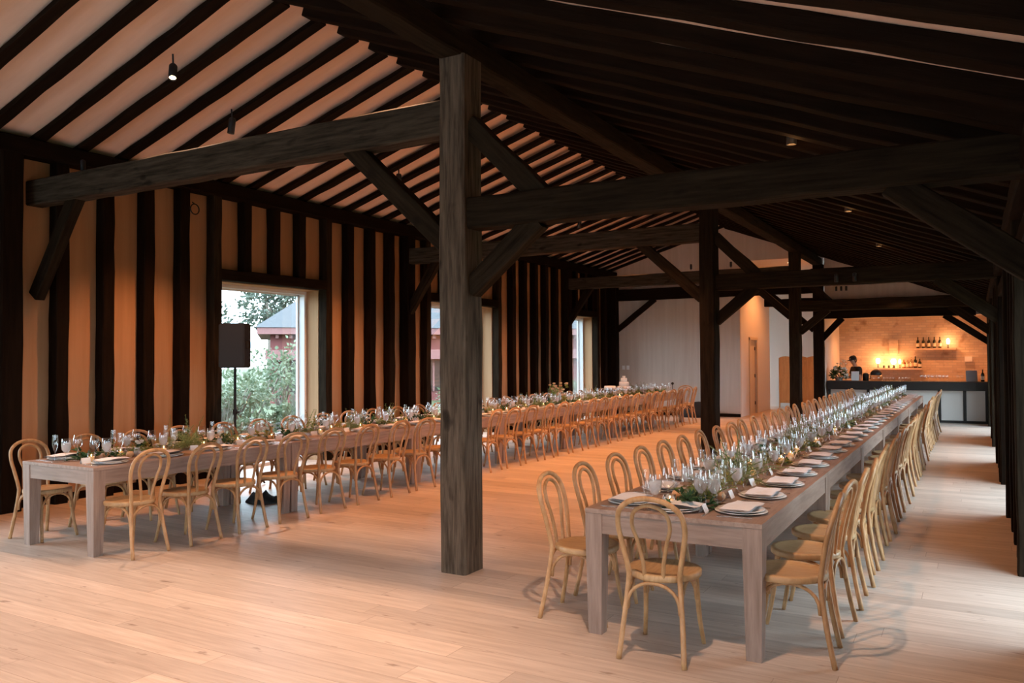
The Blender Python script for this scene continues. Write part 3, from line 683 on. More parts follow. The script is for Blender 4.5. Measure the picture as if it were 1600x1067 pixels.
bottle(.17, 22.95, 1.02, .30, .04, M['bottle'], 'dark bottle at the far end of the bar counter')

# stemware (shared by the bar and the tables)
def glass_mesh(kind):
    bm = new()
    P = {'goblet': [(.036, 0), (.034, .003), (.006, .008), (.005, .062), (.012, .072), (.036, .105), (.0425, .145), (.038, .19), (.0355, .205)],
         'wine': [(.037, 0), (.035, .003), (.005, .008), (.004, .095), (.012, .105), (.040, .135), (.044, .155), (.036, .205), (.031, .235)],
         'flute': [(.032, 0), (.030, .003), (.004, .008), (.0035, .09), (.010, .10), (.024, .15), (.025, .19), (.021, .245)],
         'tumbler': [(0, 0.004), (.03, .004), (.035, .09)], 'small': [(.03, 0), (.004, .006), (.0035, .07), (.03, .09), (.038, .12), (.032, .16)]}[kind]
    lathe(bm, [(0, 0)] + P if kind != 'tumbler' else P, 14); return mesh_of(kind, bm, M['glass'], True)
GM = {k: glass_mesh(k) for k in ('goblet', 'wine', 'flute', 'tumbler', 'small')}
bm = new(); lathe(bm, [(0, .078), (.012, .08), (.0345, .107), (.0395, .14), (.0385, .165), (0, .165)], 14); WATER = mesh_of('water', bm, M['water'], True)
for row in range(2):
    for k in range(8): tag(obj('stem_glass', GM['small'], None, loc=(-1.17 + k * .082, 22.84 + row * .12, 1.02)), 'stem glass, %s in the %s row on the bar' % (ORD[k], ORD[row]), 'glass', 'glasses on the bar')
for s, x0 in (('first', -2.02), ('second', -1.66)):
    for row in range(2):
        for k in range(4): tag(obj('tumbler', GM['tumbler'], None, loc=(x0 + k * .074, 22.86 + row * .09, 1.02)), 'tumbler, %s of %s row, %s cluster on the bar' % (ORD[k], ORD[row], s), 'glass', 'tumblers on the bar')
for k in range(2): tag(obj('stem_glass', GM['small'], None, loc=(-.36 + k * .09, 22.9, 1.02)), 'lone stem glass, %s of two before the tablet' % ORD[k], 'glass', 'glasses on the bar')

# bartender ----------------------------------------------------------------
def skin_obj(name, verts, edges, radii, mt, parent, root=0, sub=2):
    me = bpy.data.meshes.new(name); me.from_pydata(verts, edges, []); me.materials.append(mt)
    o = bpy.data.objects.new(name, me); link(o, parent)
    md = o.modifiers.new('skin', 'SKIN'); md.use_smooth_shade = True
    for i, v in enumerate(me.skin_vertices[0].data):
        rr = radii[i]; v.radius = rr if isinstance(rr, tuple) else (rr, rr); v.use_root = (i == root)
    s = o.modifiers.new('sub', 'SUBSURF'); s.levels = sub; s.render_levels = sub
    return o
pt = empty('person', (-2.78, 23.62, 0), radians(-58), label='person in a dark cap and black shirt working behind the bar', cat='person')
# faces local -y, head bowed
bv = [(0, 0, .92), (0, .01, 1.10), (0, .0, 1.28), (0, -.01, 1.36), (0, -.03, 1.42), (0, -.055, 1.47), (0, -.075, 1.53), (0, -.07, 1.60)]
bvr = [(.16, .11), (.14, .10), (.17, .11), (.10, .08), (.055, .055), (.062, .065), (.075, .088), (.062, .075)]
be = [(i, i + 1) for i in range(7)]
def add(p, r, frm):
    bv.append(p); bvr.append(r); be.append((frm, len(bv) - 1)); return len(bv) - 1
for s in (-1, 1):
    a = add((s * .18, 0, 1.33), .055, 2); a = add((s * .24, -.06, 1.08), .042, a); a = add((s * .17, -.28, 1.10), .032, a); hnd = add((s * .15, -.36, 1.10), (.022, .034), a); hnd = add((s * .145, -.40, 1.095), (.016, .034), hnd)
    for j in range(4):
        k = add((s * .145 + (j - 1.5) * .02, -.445, 1.085), .0085, hnd); add((s * .145 + (j - 1.5) * .022, -.485 + abs(j - 1.3) * .008, 1.062), .007, k)
    k = add((s * .115, -.385, 1.085), .010, hnd - 1); add((s * .095, -.425, 1.075), .008, k)
    l = add((s * .09, 0, .86), .085, 0); l = add((s * .10, -.02, .48), .06, l); l = add((s * .10, .02, .10), .042, l); add((s * .10, -.14, .045), (.03, .045), l)
skin_obj('body', bv, be, bvr, M['skin'], pt)
sv = [(0, 0, .86), (0, .01, 1.10), (0, 0, 1.28), (0, -.01, 1.38)]; sr = [(.18, .13), (.16, .125), (.19, .13), (.085, .075)]; se = [(0, 1), (1, 2), (2, 3)]
for s in (-1, 1):
    sv.append((s * .185, 0, 1.335)); sr.append(.068); se.append((2, len(sv) - 1)); sv.append((s * .23, -.04, 1.15)); sr.append(.056); se.append((len(sv) - 2, len(sv) - 1))
skin_obj('shirt', sv, se, sr, M['cloth'], pt)
tv = [(0, 0, .92)]; tr_ = [(.175, .125)]; te = []
for s in (-1, 1):
    b0 = len(tv); tv += [(s * .09, 0, .84), (s * .10, -.02, .48), (s * .10, .02, .10)]; tr_ += [.10, .078, .065]; te += [(0, b0), (b0, b0 + 1), (b0 + 1, b0 + 2)]
skin_obj('trousers', tv, te, tr_, M['cloth'], pt)
def head_part(name, fn, mt, smooth=True):
    bm = new(); fn(bm)
    mm = Matrix.Translation(V((0, -.07, 1.55))) @ Matrix.Rotation(radians(18), 4, 'X')
    for v in bm.verts: v.co = mm @ v.co
    obj(name, bm, mt, pt, smooth)
def f_cap(bm):
    lathe(bm, [(.093, .025), (.098, .05), (.09, .09), (.06, .125), (.0, .135)], 18)
    pts = [(.085 * cos(a), -.06 - .10 * sin(a)) for a in [pi * i / 8 for i in range(9)]]
    prism(bm, pts, 'z', .028, .036)
head_part('cap', f_cap, M['cloth'])
def f_patch(bm): lathe(bm, [(0, .0), (.022, 0)], 10); [setattr(v, 'co', V((v.co.x * .8 + .03, -.088, .072 + v.co.y))) for v in bm.verts]
head_part('cap_patch', f_patch, M['capw'])
def f_hair(bm): lathe(bm, [(.06, -.07), (.085, -.04), (.092, .0), (.094, .035)], 16); bmesh.ops.delete(bm, geom=[f for f in bm.faces if f.calc_center_median().y < -.01], context='FACES')
head_part('hair', f_hair, M['hair'])
def f_face(bm):
    prism(bm, [(-.012, -.02), (.012, -.02), (.004, .02), (-.004, .02)], 'y', -.105, -.075)
    for s in (-1, 1): bmesh.ops.create_uvsphere(bm, u_segments=8, v_segments=6, radius=.018, matrix=Matrix.Translation((s * .085, .01, -.005)) @ Matrix.Diagonal((.5, 1, 1.4, 1)))
head_part('nose_and_ears', f_face, M['skin'])
def f_eyes(bm):
    for s in (-1, 1): bmesh.ops.create_uvsphere(bm, u_segments=8, v_segments=6, radius=.010, matrix=Matrix.Translation((s * .032, -.082, .008)))
head_part('eyes', f_eyes, M['hair'])
def f_mouth(bm): box(bm, -.022, .022, -.088, -.078, -.052, -.046)
head_part('mouth', f_mouth, M['amberb'], False)

# ------------------------------------------------------------------ tables
TW, TH, TL = 1.06, .76, 2.30
def table_proto():
    t = empty('dining_table')
    h, L = TW / 2, TL / 2 - .002
    bm = new(); box(bm, -h, h, -L, L, TH - .028, TH, .003); obj('tabletop', bm, M['table'], t)
    bm = new(); g = .007
    for x in (-1, 1): box(bm, min(x * (h - g), x * (h - .028)), max(x * (h - g), x * (h - .028)), -L + .11, L - .11, TH - .148, TH - .028)
    obj('apron', bm, M['table'], t)
    for y in (-1, 1):
        bm = new(); box(bm, -h + .11, h - .11, min(y * (L - g), y * (L - .028)), max(y * (L - g), y * (L - .028)), TH - .148, TH - .028)
        obj('end_apron', bm, M['tablex'], t)
    for x in (-1, 1):
        for y in (-1, 1):
            g = .002; bm = new(); a = .108
            top = [(h - g - a, L - g - a), (h - g, L - g - a), (h - g, L - g), (h - g - a, L - g)]
            bot = [(h - g - a + .012, L - g - a + .012), (h - g - .012, L - g - a + .012), (h - g - .012, L - g - .012), (h - g - a + .012, L - g - .012)]
            T = [bm.verts.new((x * p, y * q, TH - .029)) for p, q in top]; MM = [bm.verts.new((x * p, y * q, TH - .15)) for p, q in top]; B = [bm.verts.new((x * p, y * q, 0)) for p, q in bot]
            for r0, r1 in ((T, MM), (MM, B)):
                for k in range(4): bm.faces.new((r0[k], r0[(k + 1) % 4], r1[(k + 1) % 4], r1[k]))
            bm.faces.new(T); bm.faces.new(B)
            obj('leg', bm, M['tleg'], t)
    return t
ROWS = {'W': (-7.045, 4.23), 'B': (-1.55, 4.53)}
RN = {'W': 'window table row', 'B': 'bar table row'}
SIDE = {('W', -1): 'window side', ('W', 1): 'aisle side', ('B', -1): 'aisle side', ('B', 1): 'outer side'}
tp = None
for R in 'WB':
    X0, Y0 = ROWS[R]
    for i in range(7):
        t = tp = table_proto() if tp is None else copy_tree(tp)
        t.location = (X0, Y0 + TL * (i + .5), 0)
        tag(t, 'grey-brown oak table, %s from the front in the %s' % (ORD[i], RN[R]), 'table', 'oak tables of the ' + RN[R])

# chairs
def chair_meshes():
    hw = lambda s: [(s * .185, -.255, 0), (s * .168, -.215, .2), (s * .148, -.185, .42), (s * .150, -.19, .5), (s * .176, -.212, .64), (s * .190, -.235, .74), (s * .172, -.262, .83), (s * .10, -.280, .887)]
    out = {}
    bm = new(); tube(bm, spline(hw(-1) + [(0, -.285, .905)] + list(reversed(hw(1))), 5), .0155, 8); out['back_hoop'] = (bm, 'oak')
    ih = lambda s: [(s * .055, -.186, .45), (s * .058, -.195, .53), (s * .085, -.215, .66), (s * .108, -.236, .75), (s * .085, -.258, .83)]
    bm = new(); tube(bm, spline(ih(-1) + [(0, -.270, .865)] + list(reversed(ih(1))), 5), .012, 8); out['inner_hoop'] = (bm, 'oak')
    bm = new(); seg = 28
    def shp(k, s):
        a = 2 * pi * k / seg; x = cos(a) * .205 * s; y = sin(a) * .205 * s
        return x * (1.0 + .10 * (y / .2)), y
    def ring(z, s): return [bm.verts.new((*shp(k, s), z)) for k in range(seg)]
    rr = [ring(.432, .93), ring(.432, 1.0), ring(.440, 1.02), ring(.462, 1.02), ring(.470, .99), ring(.470, .86), ring(.463, .80), ring(.460, .4)]
    for a, b in zip(rr, rr[1:]):
        for k in range(seg): bm.faces.new((a[k], a[(k + 1) % seg], b[(k + 1) % seg], b[k]))
    bm.faces.new(rr[-1]); bm.faces.new(list(reversed(rr[0]))); out['seat'] = (bm, 'seat')
    legs = []
    for s in (-1, 1):
        bm = new(); tube(bm, spline([(s * .150, .130, .435), (s * .155, .145, .30), (s * .163, .165, .15), (s * .178, .195, 0)], 4), lambda t: .018 - .005 * t, 8); legs.append((bm, 'oak'))
    out['leg'] = legs
    br = []
    def arch(p, q, z0, z1):
        p, q = V(p), V(q); bm = new(); pts = []
        for k in range(13):
            t = k / 12; a = pi * t; xy = p.lerp(q, .5 - .5 * cos(a)); pts.append(V((xy.x, xy.y, z0 + (z1 - z0) * sin(a) ** .75)))
        tube(bm, pts, .0105, 6); br.append((bm, 'oak'))
    arch((-.150, -.20, 0), (.150, -.20, 0), .27, .425)
    arch((-.148, .150, 0), (.148, .150, 0), .27, .422)
    for s in (-1, 1): arch((s * .152, -.18, 0), (s * .152, .135, 0), .27, .425)
    out['brace'] = br
    return out
def chair_proto(joined):
    cm = chair_meshes()
    if joined:
        bm = new()
        for nm, g in cm.items():
            for b, mk in (g if isinstance(g, list) else [g]):
                me = bpy.data.meshes.new('tmp'); b.to_mesh(me); b.free(); n0 = len(bm.faces); bm.from_mesh(me)
                bm.faces.ensure_lookup_table()
                for f in bm.faces[n0:]: f.material_index = 1 if mk == 'seat' else 0
        return obj('chair', bm, [M['oak'], M['seat']], smooth=True)
    t = empty('chair')
    for nm, g in cm.items():
        for b, mk in (g if isinstance(g, list) else [g]): obj(nm, b, M[mk], t, True)
    return t
CP = {True: None, False: None}; CU = {True: False, False: False}
def chair(x, y, rz, label, joined, group):
    if CP[joined] is None: CP[joined] = chair_proto(joined); c = CP[joined]
    else: c = copy_tree(CP[joined])
    c.location = (x, y, 0); c.rotation_euler = (0, 0, rz)
    return tag(c, label, 'chair', group)
rc = random.Random(11)
PITCH_Y = TL / 4
SEATS = []
for R in 'WB':
    X0, Y0 = ROWS[R]
    for sd in (-1, 1):
        for i in range(28):
            y = Y0 + PITCH_Y * (i + .5) + (.02 if R == 'B' else .0)
            SEATS.append((R, sd, i, X0 + sd * TW / 2, y))
            off = .155 if R == 'W' else (.125 if sd > 0 else .165)
            off += rc.uniform(-.02, .02)
            chair(X0 + sd * (TW / 2 + off - .04), y + rc.uniform(-.03, .03), (pi / 2 if sd > 0 else -pi / 2) + rc.uniform(-.10, .10), 'oak bentwood chair, %s from the front, %s of %s' % (ORD[i], SIDE[R, sd], RN[R]), y > 13.0, 'bentwood chairs on the %s of the %s' % (SIDE[R, sd], RN[R]))
chair(-1.57, 4.50, .04, 'oak bentwood chair alone at the front end of bar table row', False, 'end chairs')
chair(-6.6, 20.75, pi + .3, 'oak bentwood chair at the far end of window table row', True, 'end chairs')

# place settings ------------------------------------------------------------
def plate_mesh(R, h):
    bm = new(); lathe(bm, [(0, 0), (R * .68, 0), (R * .72, .004), (R, h), (R * .995, h + .003), (R * .72, .009), (R * .66, .006), (0, .006)], 28); return mesh_of('plate', bm, M['china'], True)
PL1, PL2 = plate_mesh(.152, .013), plate_mesh(.136, .014)
def napkin_mesh(seed):
    r = random.Random(seed); bm = new()
    for l in range(3):
        n, mm_ = 9, 5; g = []
        for i in range(n):
            row = []
            for j in range(mm_):
                x = -.15 + .30 * i / (n - 1); y = -.085 + .17 * j / (mm_ - 1)
                z = .028 + l * .006 + .004 * sin(i * .9 + seed + l) + .003 * sin(j * 1.7 + seed * 2) - .10 * max(0, abs(x) - .125) ** 1.3
                row.append(bm.verts.new((x + r.uniform(-.003, .003) + l * .004, y + r.uniform(-.003, .003) - l * .003, z)))
            g.append(row)
        for i in range(n - 1):
            for j in range(mm_ - 1): bm.faces.new((g[i][j], g[i + 1][j], g[i + 1][j + 1], g[i][j + 1]))
    return mesh_of('napkin', bm, M['linen'], True)
NPK = [napkin_mesh(s) for s in (1, 2, 3)]
def fork_mesh():
    bm = new(); pts = [(-.004, -.10), (.004, -.10), (.006, -.05), (.003, .02), (.011, .045), (.012, .10), (.008, .10), (.007, .06), (.003, .06), (.002, .10), (-.002, .10), (-.003, .06), (-.007, .06), (-.008, .10), (-.012, .10), (-.011, .045), (-.003, .02), (-.006, -.05)]
    prism(bm, pts, 'z', .002, .005); return mesh_of('fork', bm, M['steel'])
def knife_mesh():
    bm = new(); prism(bm, [(-.007, -.11), (.007, -.11), (.006, -.01), (.009, .0), (.010, .07), (.004, .115), (-.004, .115), (-.006, .0), (-.005, -.01)], 'z', .001, .005); return mesh_of('knife', bm, M['steel'])
FK, KN = fork_mesh(), knife_mesh()
bm = new()
for s in (-1, 1):
    q = [bm.verts.new(p) for p in ((-.04, s * .022, 0), (.04, s * .022, 0), (.04, 0, .05), (-.04, 0, .05))]; bm.faces.new(q)
CARD = mesh_of('place_card', bm, M['card'])
rs = random.Random(5)
def put(name, me, X, Y, Z, rz, label, cat, group, child=None):
    o = obj(name, me, None, loc=(X, Y, Z), rz=rz); tag(o, label, cat, group)
    if child is not None: obj('water', child, None, o)
    return o
def setting(ex, ey, ax, ay, phrase, where, rowp, near, far_end=False):
    """ex,ey: point on the table edge; (ax,ay): direction towards the table middle"""
    sx, sy = ay, -ax                                   # to the diner's right
    rz = math.atan2(sy, sx)
    def at(s, t, z=TH): return ex + sx * s + ax * t, ey + sy * s + ay * t, z
    g = lambda k: '%s of the %s' % (k, rowp)
    j = lambda a=.008: rs.uniform(-a, a)
    L = lambda a: '%s, %s, %s' % (a, phrase, where)
    x, y, z = at(j(), .19 + j()); put('dinner_plate', PL1, x, y, z, rz, L('white dinner plate'), 'plate', g('dinner plates'))
    put('salad_plate', PL2, x, y, z + .009, rz, L('small white plate'), 'plate', g('small plates'))
    put('napkin', NPK[rs.randrange(3)], x, y, z + .002, rz + j(.12), L('folded white napkin'), 'napkin', g('napkins'))
    x, y, z = at(-.195 + j(), .18); put('fork', FK, x, y, z, rz + j(.06), L('silver fork'), 'fork', g('forks'))
    x, y, z = at(.195 + j(), .17); put('knife', KN, x, y, z, rz + j(.06), L('silver knife'), 'knife', g('knives'))
    x, y, z = at(.10 + j(.015), .385 + j(.012)); put('water_goblet', GM['goblet'], x, y, z, 0, L('water goblet'), 'glass', g('water goblets'), WATER)
    x, y, z = at(.005 + j(.015), .415 + j(.01)); put('wine_glass', GM['wine'], x, y, z, 0, L('clear wine glass'), 'glass', g('wine glasses'))
    x, y, z = at(.195 + j(.015), .36 + j(.012)); put('champagne_flute', GM['flute'], x, y, z, 0, L('champagne flute'), 'glass', g('champagne flutes'))
    x, y, z = at(-.11 + j(.02), .375 + j(.01)); put('place_card', CARD, x, y, z, rz + j(.3), L('white place card'), 'card', g('place cards'))
for R, sd, i, ex, ey in SEATS:
    setting(ex, ey, -sd, 0, ORD[i] + ' from front', '%s of %s' % (SIDE[R, sd], RN[R]), RN[R], ey < 12)
setting(-1.57, 4.53 + .01, 0, 1, 'end place', 'front end of bar table row', 'bar table row', True)

# centre greenery, candles, bud vases, fruit
KINDS = ['dkleaf', 'fern', 'yleaf', 'mist', 'dkleaf', 'fern', 'yleaf']
KN_ = {'dkleaf': 'glossy dark leaf sprigs', 'fern': 'bushy green fern bunch', 'yleaf': 'yellow-green leaf sprigs', 'mist': 'feathery pale green bunch'}
BUN = {k: [bunch(k, s) for s in (1, 2)] for k in ('dkleaf', 'fern', 'yleaf', 'mist')}
def candle_parts():
    a = new(); lathe(a, [(0, 0), (.030, 0), (.036, .075), (.033, .075), (.028, .006), (0, .006)], 12)
    b = new(); lathe(b, [(0, .007), (.026, .007), (.027, .045), (0, .045)], 10)
    c = new(); lathe(c, [(0, .046), (.004, .051), (.003, .058), (0, .068)], 8)
    return mesh_of('cup', a, M['glass'], True), mesh_of('wax', b, M['wax'], True), mesh_of('flame', c, M['flame'], True)
CUP, WAX, FLM = candle_parts()
a = new(); lathe(a, [(0, 0), (.030, 0), (.036, .03), (.028, .06), (.022, .075), (.024, .08)], 12); VASE = mesh_of('vase', a, M['ceramic'], True)
VFL = []
for mk in ('white', 'peach', 'white'):
    r = random.Random(len(VFL)); b = new(); l = new()
    for q in range(5):
        p = V((r.uniform(-.05, .05), r.uniform(-.05, .05), r.uniform(.10, .17))); rose(b, p, r.uniform(.016, .026), r); tube(l, [V((0, 0, .05)), p * .6 + V((0, 0, .03)), p], .0015, 4)
        for z in range(3): leaf(l, p - V((0, 0, .03)), rv(r), rv(r), .04, .02)
    VFL.append((mesh_of('blossoms', b, M[mk]), mesh_of('stems', l, M['dkleaf'])))
a = new(); lathe(a, [(0, 0), (.018, .002), (.033, .02), (.035, .035), (.026, .055), (.008, .058), (0, .054)], 14); FRUIT = mesh_of('fruit', a, M['fruit'], True)
rg = random.Random(21)
for R in 'WB':
    X0, Y0 = ROWS[R]; cnt = {}; n = 0; y = Y0 + .36
    while y < Y0 + 16.0:
        k = KINDS[n % len(KINDS)]; cnt[k] = cnt.get(k, 0); lab = '%s, %s such from the front of %s' % (KN_[k], ORD[cnt[k]], RN[R]); cnt[k] += 1
        t = empty('greenery', (X0 + rg.uniform(-.03, .03), y, TH), rg.choice((0, pi)) + rg.uniform(-.3, .3), lab, 'greenery', 'centre greenery of the ' + RN[R])
        s = rg.uniform(.78, 1.0) * (1.42 if k in ('fern', 'mist') else 1.0); t.scale = (s, s, s)
        f, st = BUN[k][n % 2]; obj('foliage', f, None, t); obj('stems', st, None, t)
        y += rg.uniform(.30, .42); n += 1
    n = 0; y = Y0 + .28
    while y < Y0 + 16.0:
        t = empty('votive_candle', (X0 + rg.choice((-1, 1)) * rg.uniform(.055, .10), y, TH), 0, 'lit votive candle, %s from the front along %s' % (ORD[n], RN[R]), 'candle', 'votive candles of the ' + RN[R])
        cpo = obj('glass_cup', CUP, None, t); obj('wax', WAX, None, t); obj('flame', FLM, None, t)
        y += rg.uniform(.34, .50); n += 1
    n = 0; y = Y0 + .75
    while y < Y0 + 16.0:
        t = empty('bud_vase', (X0 + rg.choice((-1, 1)) * rg.uniform(.05, .09), y, TH), rg.uniform(0, 6), 'small grey bud vase, %s from the front along %s' % (ORD[n], RN[R]), 'vase', 'bud vases of the ' + RN[R])
        obj('vase', VASE, None, t); bl_, st_ = VFL[n % 3]; obj('blossoms', bl_, None, t); obj('stems', st_, None, t)
        y += rg.uniform(.75, 1.1); n += 1
    n = 0; y = Y0 + .55
    while y < Y0 + 9.0:
        for q in range(2):
            tag(obj('peach', FRUIT, None, loc=(X0 + (.13 + .0 * q) * (1 if n % 2 else -1), y + q * .075, TH), rz=rg.uniform(0, 6)), 'small peach, %s from the front along %s' % (ORD[n], RN[R]), 'fruit', 'peaches along the ' + RN[R]); n += 1
        y += rg.uniform(1.5, 2.2)

# cakes, bouquet and small lamp on the far part of the window row
def cake(x, y, tiers, stand_h, label, smd):
    t = empty('cake_stand', (x, y, TH), label=label[0], cat='cake stand', group='cake stands')
    R = tiers[0][0] + .04
    bm = new(); lathe(bm, [(0, 0), (R * .5, 0), (R * .45, .01), (.02, .03), (.02, stand_h - .02), (R * .9, stand_h - .008), (R, stand_h), (0, stand_h)], 20); obj('stand', bm, smd, t, True)
    c = empty('cake', (x, y, TH + stand_h), label=label[1], cat='cake', group='cakes'); z = 0
    for k, (r_, h_) in enumerate(tiers):
        bm = new(); lathe(bm, [(0, z), (r_, z), (r_ * 1.02, z + h_ * .5), (r_ * .97, z + h_), (0, z + h_)], 20); obj('tier', bm, M['icing'], c, True); z += h_
cake(-7.2, 17.95, [(.15, .10), (.115, .10), (.075, .09), (.035, .05)], .13, ('dark stand under the tiered white cake', 'tall tiered white cake far along the window table row'), M['iron'])
cake(-7.22, 17.15, [(.13, .09)], .17, ('dark stand under the low round white cake', 'low round white cake beside the tiered one'), M['iron'])
t = empty('bouquet', (-7.05, 14.2, TH), label='tall bouquet of cream roses standing on the window table row', cat='flowers')
r = random.Random(9); bm = new(); bl = new()
for i in range(26):
    p = V((r.uniform(-.13, .13), r.uniform(-.15, .15), r.uniform(.18, .42))); rose(bl, p, r.uniform(.025, .04), r)
    for q in range(6): leaf(bm, p - V((0, 0, .05)), rv(r), rv(r), .06, .03)
obj('blossoms', bl, M['peach'], t); obj('foliage', bm, M['fern'], t)
bm = new(); lathe(bm, [(0, 0), (.06, 0), (.07, .08), (.05, .18), (.055, .2)], 14); obj('vase', bm, M['ceramic'], t, True)
t = empty('microphone', (-6.75, 20.15, TH), label='small black microphone on a stand at the far end of window table row', cat='microphone')
bm = new(); lathe(bm, [(0, 0), (.05, 0), (.05, .015), (.008, .02), (.008, .2)], 12); obj('stand', bm, M['black'], t)
bm = new(); bmesh.ops.create_uvsphere(bm, u_segments=10, v_segments=8, radius=.035, matrix=Matrix.Translation((0, 0, .23))); obj('head', bm, M['black'], t, True)

# ------------------------------------------------------------------ equipment
t = empty('speaker_stand', (-8.68, 7.66, 0), label='black tripod stand holding the loudspeaker by the first garden window', cat='speaker stand')
bm = new(); tube(bm, [V((0, 0, .12)), V((0, 0, 1.60))], .018, 10); obj('pole', bm, M['black'], t)
bm = new(); lathe(bm, [(.03, .93), (.03, 1.0)], 10); box(bm, -.01, .07, -.012, .012, .955, .98); obj('collar', bm, M['black'], t)
for k in range(3):
    a = 2 * pi * k / 3 + .4; bm = new(); tube(bm, [V((0, 0, .62)), V((cos(a) * .42, sin(a) * .42, .015))], .013, 8); obj('leg', bm, M['black'], t)
t = empty('speaker', (-8.68, 7.66, 1.56), radians(-62), label='black box loudspeaker on a stand in the first garden window', cat='speaker')
bm = new(); prism(bm, [(-.17, -.15), (.17, -.15), (.13, .17), (-.13, .17)], 'z', 0, .60); bmesh.ops.bevel(bm, geom=list(bm.edges), offset=.012, segments=2, affect='EDGES'); obj('cabinet', bm, M['black'], t)
bm = new(); box(bm, -.155, .155, -.165, -.15, .02, .58, .006); obj('grille', bm, M['iron'], t)
bm = new(); box(bm, -.05, .05, .17, .20, .26, .36, .005); obj('bracket', bm, M['iron'], t)
bm = new(); bmesh.ops.create_icosphere(bm, subdivisions=3, radius=1.0)
for v in bm.verts: v.co = V((v.co.x * .22, v.co.y * .17, max(-.02, v.co.z) * .10 * (1 + .4 * sin(v.co.x * 7 + v.co.y * 5)) + .002))
tag(obj('cable_bag', bm, M['greybag'], smooth=True, loc=(-7.3, 6.85, .0)), 'small black bag lying on the floor under the window table row', 'bag')
bm = new(); bmesh.ops.create_icosphere(bm, subdivisions=3, radius=1.0)
for v in bm.verts: v.co = V((v.co.x * .48 , v.co.y * .3, max(-.01, v.co.z) * (.42 + .1 * v.co.x) + .002))
tag(obj('equipment_bag', bm, M['greybag'], smooth=True, loc=(-6.75, 22.05, 0)), 'large black bag on the floor by the pale gable wall', 'bag')
t = empty('iron_ring', (XL + .24, 7.44, 3.73), label='iron ring hanging on the wall plate below the first tie beam', cat='ring')
bm = new(); tube(bm, [V((0, .07 * cos(a), .07 * sin(a))) for a in [2 * pi * k / 20 for k in range(21)]], .009, 6); obj('ring', bm, M['iron'], t, True)
bm = new(); tube(bm, [V((-.05, 0, .10)), V((0, 0, .07))], .008, 6); obj('hook', bm, M['iron'], t)
for k, dx in enumerate((-.09, .05)):
    bm = new(); box(bm, -8.98 + dx, -8.90 + dx, YF - .015, YF - .001, 1.30, 1.42, .003); tag(obj('switch_plate', bm, M['card']), 'white switch plate, %s of the pair on the pale gable wall' % ORD[k], 'switch', 'switch plates')

# spot lamps
def can(loc, aim, power, cone, label, mount_up=.16):
    t = empty('spotlight', loc, label=label, cat='spotlight', group='black spot lamps')
    d = (V((*aim, 0)) - V(loc)).normalized(); q = d.to_track_quat('-Z', 'Y').to_matrix().to_4x4()
    bm = new(); lathe(bm, [(0, .12), (.030, .12), (.042, .10), (.042, -.07), (.035, -.07), (.035, .005)], 14)
    for v in bm.verts: v.co = q @ v.co
    obj('can', bm, M['black'], t, True)
    bm = new(); lz = -.056 if loc[0] < RX else .0
    lathe(bm, [(0, lz), (.034, lz)], 14)
    for v in bm.verts: v.co = q @ v.co
    obj('lens', bm, M['lens'], t)
    bm = new(); tube(bm, [q @ V((0, 0, .10)), V((0, 0, mount_up))], .010, 6); obj('stem', bm, M['black'], t)
    if power > 0: spot_light(t, V(loc) + d * .07, (*aim, 0), power, cone, (1.0, .60, .39) if loc[1] < 6 and loc[0] > -7.7 else ((1.0, .42, .16) if loc[0] > -3 else (1.0, .37, .11)), .03, .75)
    if loc[0] > RX:
        L = bpy.data.lights.new('lamp_spill', 'POINT'); L.energy = 1.6; L.color = (1.0, .45, .15); L.shadow_soft_size = .03
        o = bpy.data.objects.new('lamp_spill', L); link(o, t); o.location = (0, 0, -.085)
for k, (loc, pw, aim, cone) in enumerate(SPOTS):
    slope = 'window-side' if loc[0] < RX else 'bar-side'
    zt = (zl(loc[0]) if loc[0] < RX else zr(loc[0])) + (RDL * .5 if loc[0] < RX else RDR * 1.05) - loc[2]
    kk = sum(1 for s in SPOTS[:k] if (s[0][0] < RX) == (loc[0] < RX))
    can(loc, aim, SPOT_W * pw, cone, 'black spot lamp, %s on the %s roof slope' % (ORD[kk], slope), zt)
# small spots standing on or hanging from the beams
for k, (x, y, z, dr) in enumerate(((-1.68, 12.26, 2.78, -1), (-1.44, 12.26, 2.78, -1), (-5.97, 19.3, 3.78, 1), (-5.0, 19.3, 3.78, 1), (-3.06, 22.25, 3.4, -1), (-2.94, 22.25, 3.4, -1), (-2.82, 22.25, 3.4, -1), (-8.56, 5.42, 3.75, 1))):
    t = empty('beam_spotlight', (x, y, z), label=['small spot, first of two on the face of the low second beam', 'small spot, second of two on the face of the low second beam', 'small spot standing on the third tie beam, first', 'small spot standing on the third tie beam, second', 'tiny spot over the bar header, first of three', 'tiny spot over the bar header, second of three', 'tiny spot over the bar header, third of three', 'small spot standing on the first tie beam'][k], cat='spotlight', group='small beam spots')
    bm = new(); lathe(bm, [(0, -.06), (.028, -.06), (.028, .05), (.012, .06), (0, .06)], 10, 0, -.05 if dr < 0 else 0, .0 if dr < 0 else .09); obj('can', bm, M['black'], t, True)
    bm = new(); tube(bm, [V((0, .0, 0)), V((0, -.05 if dr < 0 else 0, .0 if dr < 0 else .06))], .008, 6); obj('stem', bm, M['black'], t)

